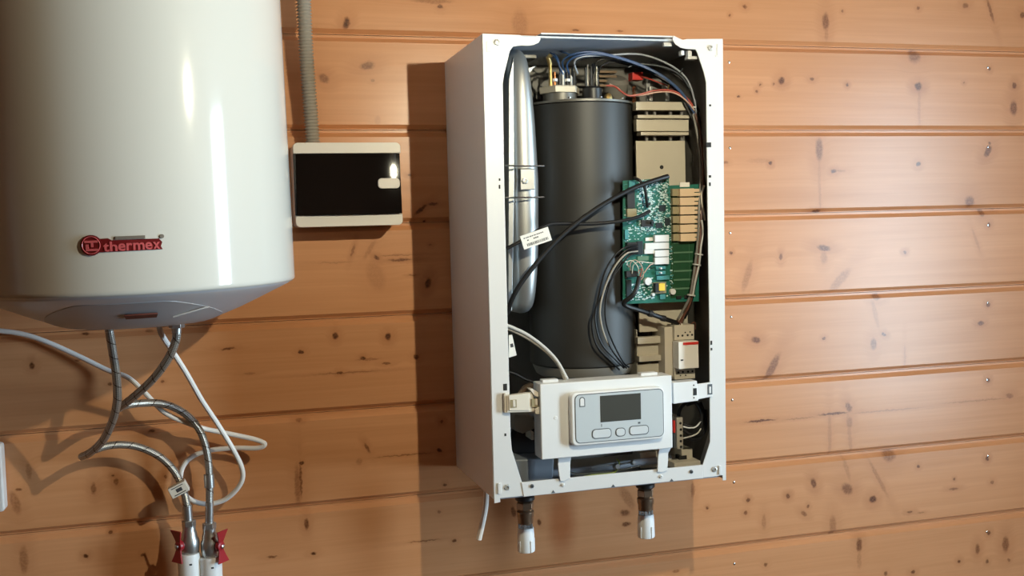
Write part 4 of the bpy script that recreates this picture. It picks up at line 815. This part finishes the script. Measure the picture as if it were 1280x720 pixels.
for pts, r, mt in (([(0.3502,-0.235,1.1023),(0.3658,-0.24,1.0964),(0.3779,-0.24,1.101),(0.3867,-0.232,1.1157),(0.3812,-0.222,1.1341),(0.3677,-0.212,1.1307)], .0032, 'cable_black'), ([(0.35,-0.235,1.0912),(0.3685,-0.24,1.0809),(0.3873,-0.236,1.0884),(0.3957,-0.226,1.1112),(0.3918,-0.216,1.1338)], .0032, 'cable_black'), ([(0.3498,-0.235,1.08),(0.3664,-0.238,1.0751),(0.3826,-0.236,1.0775),(0.396,-0.228,1.0932),(0.3998,-0.218,1.1208)], .0032, 'cable_black'), ([(0.3481,-0.236,1.0985),(0.3583,-0.243,1.0962),(0.3694,-0.245,1.0978),(0.381,-0.24,1.105)], .0013, 'cable_white'), ([(0.3478,-0.236,1.0776),(0.3606,-0.244,1.0816),(0.3727,-0.244,1.0862),(0.3818,-0.238,1.092)], .0013, 'ivory'), ([(0.3414,-0.235,1.1169),(0.3457,-0.236,1.1307),(0.3632,-0.228,1.1392),(0.3842,-0.216,1.1386)], .003, 'cable_black')):
    cable('terminal_wire', pts, r, M[mt], boiler, n=8)

# ---- loose cables across the cylinder
cable('thick_cable', [(0.0382,-0.244,1.3092),(0.0447,-0.252,1.3328),(0.0604,-0.256,1.3595),(0.0993,-0.256,1.4034),(0.1441,-0.256,1.4436),(0.1984,-0.254,1.479),(0.2572,-0.25,1.5071),(0.3023,-0.246,1.5213),(0.3266,-0.241,1.5272)], .0040, M['cable_black'], boiler, n=10)
lc = cable('labelled_cable', [(0.0359,-0.258,1.4145),(0.055,-0.262,1.4242),(0.0821,-0.262,1.4388),(0.1053,-0.258,1.4504),(0.1285,-0.254,1.4525),(0.1783,-0.25,1.4507),(0.2276,-0.25,1.4534),(0.2646,-0.247,1.4592),(0.2941,-0.236,1.4695)], .0030, M['cable_black'], boiler, n=10)
u0, u1, w0 = Vector((0.0592,-0.266,1.4266)), Vector((0.1066,-0.266,1.4407)), Vector((0.0668,-0.266,1.4123))
ctr = (Vector((0.0566,-0.266,1.4299)) + Vector((0.1097,-0.266,1.4303))) / 2
ux = (u1 - u0).normalized()
tagm = obj('cable_label', MB().obox(ctr, ux, (0, 0, 1), .0245, .0012, .0112), M['paper'], lc)
uz = Vector((0, 0, 1)); uz = (uz - ux * uz.dot(ux)).normalized(); fr = uz.cross(ux)
mb = MB(); rg = random.Random(5); sgn = -1 if fr.y > 0 else 1
x = -.017
while x < .019:
    w = rg.choice((.0006, .0009, .0013)); mb.obox(ctr + ux * x + uz * -.006 + fr * (sgn * .00125), ux, uz, w / 2, .0001, .0022); x += w + rg.choice((.0006, .0009))
x = -.019
while x < .016:
    w = rg.choice((.0012, .0020)); mb.obox(ctr + ux * x + uz * .0058 + fr * (sgn * .00125), ux, uz, w / 2, .0001, .0009); x += w + .0008
for x in (-.014, -.003, .0, .003): mb.obox(ctr + ux * x + uz * .0012 + fr * (sgn * .00125), ux, uz, .0012, .0001, .0010)
obj('printed_bars', mb, M['ink'], tagm, smooth=False)
for k, pts in enumerate(([(0.2704,-0.238,1.4136),(0.2454,-0.246,1.4104),(0.2259,-0.244,1.3963),(0.2098,-0.24,1.3701),(0.1984,-0.238,1.3304),(0.1918,-0.238,1.2906),(0.2023,-0.238,1.2497),(0.2319,-0.234,1.2178),(0.2468,-0.225,1.2048)], [(0.2703,-0.238,1.4095),(0.2474,-0.248,1.4064),(0.2307,-0.246,1.3909),(0.2146,-0.242,1.362),(0.2046,-0.24,1.3236),(0.2023,-0.24,1.2875),(0.2157,-0.24,1.2465),(0.2377,-0.234,1.2174),(0.2508,-0.226,1.2047)], [(0.2702,-0.238,1.4055),(0.2506,-0.247,1.4023),(0.2371,-0.244,1.3866),(0.2205,-0.241,1.3564),(0.2105,-0.239,1.3192),(0.2112,-0.239,1.283),(0.2251,-0.238,1.2457),(0.2424,-0.233,1.217),(0.2556,-0.225,1.2056)], [(0.2701,-0.238,1.4001),(0.2517,-0.244,1.3955),(0.2367,-0.241,1.3772),(0.2158,-0.238,1.3484),(0.1944,-0.236,1.3104),(0.1867,-0.236,1.284),(0.1944,-0.236,1.2473),(0.2211,-0.232,1.2182),(0.2392,-0.222,1.2021)], [(0.2702,-0.238,1.4028),(0.2454,-0.249,1.3998),(0.2243,-0.247,1.3778),(0.2081,-0.243,1.3436),(0.1995,-0.241,1.3038),(0.2071,-0.241,1.2632),(0.2284,-0.236,1.2277),(0.2494,-0.226,1.2075)])):
    cable('sensor_wire', pts, .0016, M['conduit'] if k == 4 else M['cable_black'], boiler, n=8)
cable('grey_cable', [(0.0318,-0.256,1.2924),(0.0476,-0.256,1.2851),(0.0689,-0.256,1.2735),(0.0949,-0.258,1.2527),(0.1149,-0.262,1.2297),(0.1294,-0.27,1.1997)], .0028, M['cable_grey'], boiler, n=8)
cable('grey_cable', [(0.0327,-0.252,1.2868),(0.051,-0.253,1.2781),(0.0747,-0.254,1.2639),(0.1005,-0.257,1.2431),(0.1178,-0.261,1.2215),(0.1259,-0.268,1.1983)], .0022, M['conduit'], boiler, n=8)
cable('thin_cable', [(0.0314,-0.25,1.2164),(0.0487,-0.25,1.2101),(0.0634,-0.25,1.2012),(0.0796,-0.25,1.1949)], .0022, M['cable_black'], boiler, n=8)
fl = obj('flag_label', MB().prism([(0.0333,1.2766),(0.0387,1.277),(0.0451,1.2437),(0.0324,1.2406)], -.269, -.2675), M['paper'], boiler)
obj('printed_bars', MB().prism([(0.0349,1.2624),(0.0396,1.2634),(0.0403,1.2576),(0.0355,1.2566)], -.2693, -.2685), M['ink'], fl)
cable('board_lead', [(0.2646,-0.24,1.526),(0.2734,-0.246,1.5203),(0.2818,-0.246,1.5069),(0.2856,-0.243,1.4882),(0.2899,-0.236,1.4763)], .0024, M['cable_black'], boiler, n=8)
cable('lower_lead', [(0.2714,-0.24,1.3597),(0.2641,-0.246,1.3415),(0.2552,-0.246,1.3284),(0.2431,-0.24,1.3178),(0.2507,-0.235,1.3104),(0.2759,-0.23,1.302),(0.2987,-0.228,1.294),(0.3255,-0.224,1.2841),(0.3512,-0.22,1.2755)], .0040, M['cable_black'], boiler, n=8)
obj('cable_tie', MB().lathe([(.0058, -.0035), (.0058, .0035)], (0.2958,-0.228,1.2955), (1, 0, -.25), 12), M['black'], boiler)
obj('cable_tie', MB().lathe([(.0052, -.0035), (.0052, .0035)], (0.3211,-0.224,1.2857), (1, 0, -.25), 12), M['black'], boiler)
# harness down the right side
for k, pts in enumerate(([(0.3898,-0.215,1.6382),(0.3984,-0.215,1.6109),(0.4038,-0.215,1.5697),(0.4011,-0.222,1.5212),(0.3904,-0.236,1.4729),(0.3872,-0.238,1.432),(0.3821,-0.238,1.391),(0.3749,-0.236,1.3501),(0.3671,-0.232,1.3089),(0.3542,-0.22,1.2781)], [(0.3983,-0.21,1.6388),(0.4053,-0.21,1.6045),(0.4082,-0.212,1.563),(0.403,-0.224,1.5142),(0.3946,-0.236,1.4591),(0.389,-0.237,1.4182),(0.3854,-0.237,1.3841),(0.3783,-0.235,1.3471),(0.3711,-0.23,1.3113),(0.3643,-0.218,1.283)], [(0.3853,-0.218,1.6351),(0.3923,-0.218,1.6037),(0.3967,-0.22,1.5666),(0.3936,-0.228,1.5251),(0.3839,-0.24,1.4757),(0.3812,-0.241,1.4321),(0.3765,-0.24,1.3885),(0.3709,-0.238,1.3503),(0.3653,-0.233,1.3173),(0.3504,-0.222,1.284)])):
    cable('harness_wire', pts, .0021, M[('wire_brown', 'cable_black', 'casing_in')[k]], boiler, n=8)
cable('harness_wire', [(0.3945,-0.238,1.5109),(0.3872,-0.243,1.4932),(0.3898,-0.243,1.47),(0.3941,-0.24,1.4523)], .0018, M['ivory'], boiler, n=8)
cable('harness_wire', [(0.3861,-0.244,1.4524),(0.3882,-0.245,1.4319),(0.3833,-0.245,1.4048),(0.3809,-0.243,1.3775),(0.3739,-0.241,1.3476),(0.3714,-0.236,1.3227)], .0017, M['cable_grey'], boiler, n=8)
for p in ((0.3819,-0.24,1.3938), (0.3778,-0.24,1.3762), (0.3684,-0.236,1.3242)):
    obj('cable_tie', MB().lathe([(.0072, -.0012), (.0072, .0012)], p, (.2, 0, 1), 14), M['cable_grey'], boiler)
for p in ((0.3614,-0.232,1.3243), (0.3651,-0.232,1.3207)): pass
# wires over the top
TOPW = (([(0.1742,-0.17,1.707),(0.1624,-0.185,1.7233),(0.176,-0.2,1.7344),(0.2136,-0.21,1.7368),(0.276,-0.215,1.7219),(0.3245,-0.22,1.7005),(0.361,-0.22,1.674),(0.3815,-0.22,1.6458)], .0019, 'wire_blue'),
        ([(0.1799,-0.17,1.7044),(0.1691,-0.19,1.7199),(0.1826,-0.205,1.731),(0.2227,-0.212,1.7333),(0.2827,-0.216,1.7178),(0.3284,-0.221,1.6964),(0.3634,-0.221,1.6685),(0.3883,-0.218,1.6351)], .0017, 'wire_blue'),
        ([(0.1927,-0.175,1.7065),(0.182,-0.19,1.7228),(0.1929,-0.2,1.7307),(0.2369,-0.205,1.7334),(0.2929,-0.21,1.7351),(0.3441,-0.21,1.7199),(0.3781,-0.21,1.696),(0.3916,-0.212,1.6591),(0.3966,-0.21,1.6319)], .0016, 'pan'),
        ([(0.1531,-0.15,1.7449),(0.1563,-0.17,1.7363),(0.16,-0.175,1.7221),(0.1634,-0.172,1.7012)], .0015, 'wire_blue'), ([(0.1472,-0.15,1.7394),(0.1548,-0.17,1.7336),(0.1603,-0.178,1.7163),(0.1705,-0.172,1.6986)], .0015, 'wire_blue'), ([(0.1681,-0.14,1.751),(0.1722,-0.17,1.742),(0.183,-0.18,1.7365),(0.1953,-0.17,1.7424)], .0015, 'wire_blue'),
        ([(0.1835,-0.172,1.7001),(0.1807,-0.185,1.7156),(0.1936,-0.19,1.7284),(0.2253,-0.19,1.7317),(0.2716,-0.19,1.7217)], .0015, 'cable_black'), ([(0.2198,-0.18,1.7062),(0.2193,-0.19,1.7208),(0.2349,-0.195,1.7283),(0.2821,-0.2,1.7204),(0.3239,-0.205,1.7041)], .0015, 'cable_black'), ([(0.2285,-0.18,1.7063),(0.2308,-0.19,1.7183),(0.257,-0.19,1.7242),(0.304,-0.2,1.7099),(0.3509,-0.21,1.6821),(0.3774,-0.21,1.6578)], .0015, 'cable_black'),
        ([(0.2747,-0.2,1.7148),(0.2947,-0.205,1.7198),(0.3366,-0.21,1.7143),(0.3662,-0.21,1.7013),(0.3838,-0.21,1.6797)], .0012, 'panel_edge'), ([(0.3009,-0.19,1.7141),(0.3408,-0.2,1.6942),(0.3656,-0.21,1.6659),(0.388,-0.212,1.6249)], .0018, 'cable_black'), ([(0.3233,-0.18,1.727),(0.356,-0.2,1.708),(0.3833,-0.205,1.6831),(0.4038,-0.205,1.6394)], .0018, 'cable_black'))
for pts, r, mt in TOPW: cable('top_wire', pts, r, M[mt], boiler, n=6)
REDW = (([(0.2387,-0.19,1.6848),(0.2513,-0.195,1.6829),(0.2608,-0.2,1.6743),(0.2732,-0.205,1.6664),(0.2916,-0.21,1.6679),(0.3189,-0.215,1.6743),(0.3471,-0.218,1.6735),(0.3698,-0.22,1.662),(0.386,-0.22,1.6458)], .0016, 'wire_red'), ([(0.2761,-0.205,1.6657),(0.2989,-0.21,1.6673),(0.3247,-0.215,1.6716),(0.35,-0.218,1.6701),(0.3707,-0.221,1.6578),(0.3869,-0.221,1.6402)], .0013, 'wire_pink'), ([(0.2446,-0.19,1.6876),(0.2563,-0.197,1.68),(0.2665,-0.2,1.669)], .0012, 'wire_pink'), ([(0.3092,-0.17,1.7049),(0.3229,-0.19,1.6954),(0.3555,-0.2,1.6807),(0.3775,-0.21,1.6633),(0.3884,-0.212,1.6495)], .0013, 'wire_red'))
for pts, r, mt in REDW: cable('red_wire', pts, r, M[mt], boiler, n=6)
for b in ((0.321,0.328,-0.17,-0.165,1.6624,1.6927), (0.3226,0.3281,-0.18,-0.175,1.6611,1.6858), (0.3536,0.3584,-0.178,-0.173,1.6616,1.6892), (0.3593,0.3635,-0.172,-0.168,1.6624,1.6818)):
    obj('spade_terminal', MB().box(*b), M['nickel'], boiler, bevel=.0005)
obj('wire_bush', MB().box(0.3309,0.3533,-0.165,-0.15,1.6827,1.7018), M['casing_in'], boiler, bevel=.003)
for p0, p1, r, mt in (((0.3709,-0.21,1.7122), (0.3645,-0.212,1.7023), .0012, 'steel'), ((0.345,-0.21,1.6847), (0.3409,-0.212,1.6735), .0012, 'brass'), ((0.3835,-0.222,1.6455), (0.3887,-0.222,1.6456), .0016, 'white_plastic')):
    obj('wire_tip', MB().cyl(p0, p1, r, 8), M[mt], boiler)
# punched lugs under the right top corner, and bracket at the top left
for b in ((0.3416,0.3473,-0.268,-0.258,1.7252,1.7329), (0.3539,0.361,-0.268,-0.258,1.7229,1.7332), (0.3547,0.3721,-0.266,-0.252,1.7195,1.7244)):
    obj('wire_lug', MB().box(*b), M['white_plastic'], boiler, bevel=.0008)
obj('vessel_hook', MB().box(0.1028,0.1253,-0.16,-0.12,1.7333,1.7395), M['lid'], boiler, bevel=.001)
obj('vessel_stay', MB().prism([(0.0992,1.7127),(0.1207,1.7198),(0.109,1.7075),(0.1016,1.694)], -.17, -.15), M['galv'], boiler, bevel=.0006)
# drain tube hanging behind the lower left corner
cable('drain_tube', [(0.0063,-0.2,1.0121),(0.0042,-0.2,0.9852),(-0.0014,-0.2,0.9586),(-0.0079,-0.195,0.9279)], .0050, M['clear_tube'], boiler, n=10)

# ------------------------------------------------------------------ pipe connectors under the boiler
def connector(label, loc, px):
    x, y, z = loc
    t = thing('pipe_connector', label, 'pipe fitting', (x, y, z - .10), 'pipe connectors under the boiler')
    obj('washer', MB().lathe([(.015, 0), (.017, .002), (.017, .007), (.015, .009)], (x, y, z - .010), n=28), M['black'], t)
    obj('locknut', MB().lathe([(.0135, 0), (.0155, .002), (.0155, .012), (.0135, .014)], (x, y, z - .026), n=6), M['brown_metal'], t, bevel=.0008)
    obj('union_body', MB().lathe([(.0115, 0), (.0135, .002), (.0138, .012), (.0150, .014), (.0150, .022), (.0115, .025)], (x, y, z - .051), n=20), M['brown_metal'], t)
    for k in range(5):
        a = 2 * math.pi * k / 5 + .5
        obj('union_lug', MB().box(x + .0112 * math.cos(a) - .002, x + .0112 * math.cos(a) + .002, y + .0112 * math.sin(a) - .002, y + .0112 * math.sin(a) + .002, z - .060, z - .050), M['nickel'], t, bevel=.0004)
    obj('sleeve', MB().lathe([(.0125, 0), (.0150, .001), (.0155, .004), (.0150, .030), (.0140, .042), (.0125, .0425)], (x, y, z - .100), n=12), M['ppr'], t, bevel=.0006)
    for a in (-60, 20, 100, 180):
        a = math.radians(a - 90)
        mb = MB().obox((x + .0152 * math.cos(a), y + .0152 * math.sin(a), z - .088), (math.cos(a), math.sin(a), 0), (0, 0, 1), .0012, .0016, .010); obj('sleeve_rib', mb, M['ppr'], t, bevel=.0004)
    return t
connector('white sleeved pipe connector under the boiler on the left', ((0.0816,-0.17,0.9891)), 0)
connector('white sleeved pipe connector under the boiler on the right', ((0.3052,-0.17,0.9896)), 1)

# ------------------------------------------------------------------ hoses, cable and valves below the heater
hz_in = HZ - .062
IL, IR = (-0.5659,-0.24,1.3135), (-0.4711,-0.24,1.3157)
HP1 = [(-0.5642,-0.2525,1.3164),(-0.5633,-0.252,1.3087),(-0.5619,-0.24,1.2815),(-0.5604,-0.222,1.2435),(-0.5632,-0.2,1.2042),(-0.5735,-0.175,1.1701),(-0.5921,-0.145,1.1347),(-0.6134,-0.12,1.1124),(-0.6299,-0.095,1.1015),(-0.6271,-0.08,1.1),(-0.6098,-0.07,1.1069),(-0.5824,-0.062,1.1095),(-0.5499,-0.055,1.102),(-0.5183,-0.052,1.0832),(-0.4953,-0.053,1.057),(-0.4814,-0.056,1.0238),(-0.4761,-0.06,0.9943),(-0.4754,-0.06,0.9656)]
HP2 = [(-0.4706,-0.2525,1.3156),(-0.4711,-0.252,1.3096),(-0.4727,-0.25,1.2952),(-0.4844,-0.242,1.2688),(-0.5073,-0.222,1.2376),(-0.5343,-0.195,1.2111),(-0.5614,-0.16,1.1877),(-0.5721,-0.125,1.1776),(-0.5623,-0.1,1.1792),(-0.5368,-0.085,1.1787),(-0.5042,-0.075,1.1734),(-0.4727,-0.068,1.1539),(-0.4513,-0.062,1.1242),(-0.4412,-0.06,1.0891),(-0.4383,-0.06,1.0507),(-0.4394,-0.06,1.0098),(-0.4423,-0.06,0.958)]
h1 = thing('braided_hose', 'braided steel hose from the heater looping far left to the left valve', 'hose', (-0.4754,-0.06,0.9656))
cable('hose_body', HP1, .0062, M['braid'], h1, n=14, k=8, uv=True)
h2 = thing('braided_hose', 'braided steel hose from the heater arching over to the right valve', 'hose', (-0.4423,-0.06,0.958))
cable('hose_body', HP2, .0062, M['braid'], h2, n=14, k=8, uv=True)
def ferrule(h, a, b, r=.0076, name='ferrule'):
    obj(name, MB().cyl(a, b, r, 16), M['nickel'], h)
ferrule(h2, (-0.4706,-0.2525,1.315), (-0.4714,-0.252,1.3061), .0072)
obj('inlet_nut', MB().lathe([(.0105, 0), (.0115, .001), (.0115, .006), (.0105, .007)], (-0.4707,-0.252,1.3132), n=6), M['nickel'], h2, bevel=.0005)
ferrule(h1, (-0.4762,-0.06,0.9971), (-0.4755,-0.06,0.9697)); ferrule(h2, (-0.4399,-0.06,0.9989), (-0.4418,-0.06,0.9621), .0068)
ferrule(h2, (-0.4392,-0.06,1.0466), (-0.4388,-0.06,1.0248), .0085, 'hose_band')
p = Vector((-0.4876,-0.07,1.0292))
tg = obj('hose_tag', MB().obox(p, (1, 0, .45), (-.45, 0, 1), .0150, .0085, .0092), M['ivory'], h1, bevel=.001)
mb = MB()
for dx, dz, w, h in ((0, .0060, .0100, .0006), (0, -.0062, .0100, .0007), (.001, 0, .0050, .0030)):
    q = p + Vector((1, 0, .45)).normalized() * dx + Vector((-.41, 0, .91)) * dz + Vector((0, -.0086, 0)); mb.obox(q, (1, 0, .45), (-.45, 0, 1), w, .0002, h)
obj('printed_marks', mb, M['ink'], tg, smooth=False)
def valve(label, top, side):
    x, y, z = top      # top of the hex collar
    t = thing('ball_valve', label, 'valve', (x, y, z - .075), 'valves under the water heater')
    obj('hose_nut', MB().lathe([(.0100, 0), (.0115, .001), (.0115, .010), (.0100, .011)], (x, y, z - .011), n=6), M['nickel'], t, bevel=.0006)
    obj('valve_body', MB().lathe([(.0125, 0), (.0128, .006), (.0150, .010), (.0160, .020), (.0155, .030), (.0130, .036), (.0125, .042), (.0108, .046), (.0108, .054)], (x, y, z - .063), n=20), M['nickel'], t)
    obj('hex_end', MB().lathe([(.0140, 0), (.0148, .001), (.0148, .010), (.0140, .011)], (x, y, z - .066), n=6), M['nickel'], t, bevel=.0006)
    sx = x + side * .014
    rot = Matrix.Rotation(math.radians(-42 * side), 4, 'Z'); ax0 = Vector((x, y, 0))
    turn = lambda mb: (setattr(mb, 'v', [tuple(rot @ (Vector(v) - ax0) + ax0) for v in mb.v]), mb)[1]
    obj('stem', turn(MB().cyl((sx - side * .006, y, z - .038), (sx + side * .010, y, z - .038), .0048, 12)), M['nickel'], t)
    xb = sx + side * .004
    hb = obj('handle', turn(MB().lathe([(.0085, 0), (.0092, .002), (.0078, .007), (.003, .0085)], (xb, y, z - .038), (side, 0, 0), 18)), M['handle_red'], t)
    for s in (1, -1):       # the two flared wings, leaning outwards
        prof = [(.000, .0065), (.008, .0058), (.016, .0085), (.027, .0130)]
        vs = []
        for h, w in prof:
            for dx in (-.0013, .0013):
                for dy in (-w, w): vs.append((xb + side * (.004 + .22 * h) + dx, y + dy, z - .038 + s * h))
        fs = []
        for i in range(len(prof) - 1):
            a, b = 4 * i, 4 * i + 4
            fs += [(a, a + 1, b + 1, b), (a + 2, b + 2, b + 3, a + 3), (a, b, b + 2, a + 2), (a + 1, a + 3, b + 3, b + 1)]
        fs += [(0, 2, 3, 1), (len(vs) - 4, len(vs) - 3, len(vs) - 1, len(vs) - 2)]
        obj('wing', turn(MB().add(vs, fs)), M['handle_red'], hb, bevel=.0006)
    obj('handle_screw', turn(MB().lathe([(.0036, 0), (.0036, .003), (.0015, .004)], (xb + side * .0080, y, z - .038), (side, 0, 0), 10)), M['steel'], hb)
    return t
valve('metal ball valve with red wing handle on its left side', (-0.4745,-0.06,0.9723), -1)
valve('metal ball valve with red wing handle on its right side', (-0.442,-0.06,0.9648), 1)
def riser(label, top):
    x, y, z = top
    t = thing('riser_pipe', label, 'pipe', (x, y, 0.0), 'white pipes below the valves')
    obj('pipe_socket', MB().lathe([(.0165, 0), (.0185, .002), (.0185, .055), (.0175, .058), (.0140, .0585)], (x, y, z - .058), n=28), M['ppr'], t)
    obj('pipe', MB().lathe([(.0125, 0.0), (.0125, z - .056)], (x, y, 0), n=24), M['ppr'], t)
    obj('printed_mark', MB().obox((x + .003, y - .0183, z - .015), (1, 0, 0), (0, 0, 1), .0022, .0005, .0014), M['ink'], t)
    return t
riser('white plastic riser pipe below the left red-handled valve', (-0.4769,-0.06,0.9166))
riser('white plastic riser pipe below the right red-handled valve', (-0.4425,-0.06,0.9071))
WC = [(-0.7905,-0.012,1.3057),(-0.7553,-0.012,1.3018),(-0.7199,-0.012,1.294),(-0.684,-0.014,1.279),(-0.6361,-0.016,1.2525),(-0.5932,-0.022,1.2278),(-0.5612,-0.036,1.2155),(-0.5358,-0.055,1.1925),(-0.5056,-0.062,1.158),(-0.4726,-0.055,1.1368),(-0.4427,-0.045,1.1217),(-0.3988,-0.045,1.1086),(-0.3623,-0.05,1.0982),(-0.3455,-0.055,1.0895),(-0.3576,-0.05,1.0826),(-0.3932,-0.035,1.0826),(-0.4369,-0.022,1.0794),(-0.4663,-0.018,1.07),(-0.4828,-0.018,1.0521),(-0.4865,-0.02,1.0251),(-0.4742,-0.028,1.001),(-0.4458,-0.034,0.99),(-0.4139,-0.04,0.9967),(-0.3892,-0.05,1.0217),(-0.3843,-0.056,1.0476),(-0.3973,-0.065,1.085),(-0.4211,-0.085,1.1355),(-0.4439,-0.115,1.1821),(-0.4648,-0.16,1.2351),(-0.4826,-0.2,1.276),(-0.4934,-0.235,1.3033),(-0.4965,-0.245,1.321)]
wc = cable('power_cable', WC, .0042, M['cable_white'], n=10, k=8)
tag(wc, 'white cable from the left edge looping beside the hoses up to the heater', 'cable')
# white plate at the left edge
pb = (-0.8337,-0.7599,-0.03,-0,1.0073,1.119)
plate_t = thing('wall_socket', 'white plastic socket at the left edge of the picture', 'socket', ((pb[0] + pb[1]) / 2, 0, (pb[4] + pb[5]) / 2))
obj('cover_plate', MB().prism(rrect(pb[0], pb[1], pb[4], pb[5], .006), -.030, -.002), M['white_plastic'], plate_t, bevel=.004, seg=3)
cx_, cz_ = (pb[0] + pb[1]) / 2, (pb[4] + pb[5]) / 2
obj('socket_well', MB().lathe([(.021, 0), (.023, .002), (.021, .003), (.0195, -.004), (.0005, -.004)], (cx_, -.0295, cz_), (0, -1, 0), 32), M['white_plastic'], plate_t)

# ------------------------------------------------------------------ pendant lamp, above the frame
lx_, ly_, lz_ = LAMP
lamp = thing('pendant_lamp', 'small bare lamp hanging on a cord in front of the boiler', 'lamp', (lx_, ly_, ROOM_TOP))
obj('bulb', MB().lathe([(.002, -.011), (.0065, -.007), (.0065, .007), (.002, .011)], (lx_, ly_, lz_), n=16), M['bulb'], lamp)
obj('lamp_holder', MB().lathe([(.008, .0115), (.012, .014), (.014, .022), (.014, .05), (.006, .058)], (lx_, ly_, lz_), n=20), M['white_plastic'], lamp)
obj('cord', MB().cyl((lx_, ly_, lz_ + .055), (lx_, ly_, ROOM_TOP), .003, 8), M['cable_white'], lamp)
obj('ceiling_rose', MB().lathe([(.035, -.025), (.045, -.01), (.045, 0)], (lx_, ly_, ROOM_TOP), n=24), M['white_plastic'], lamp)
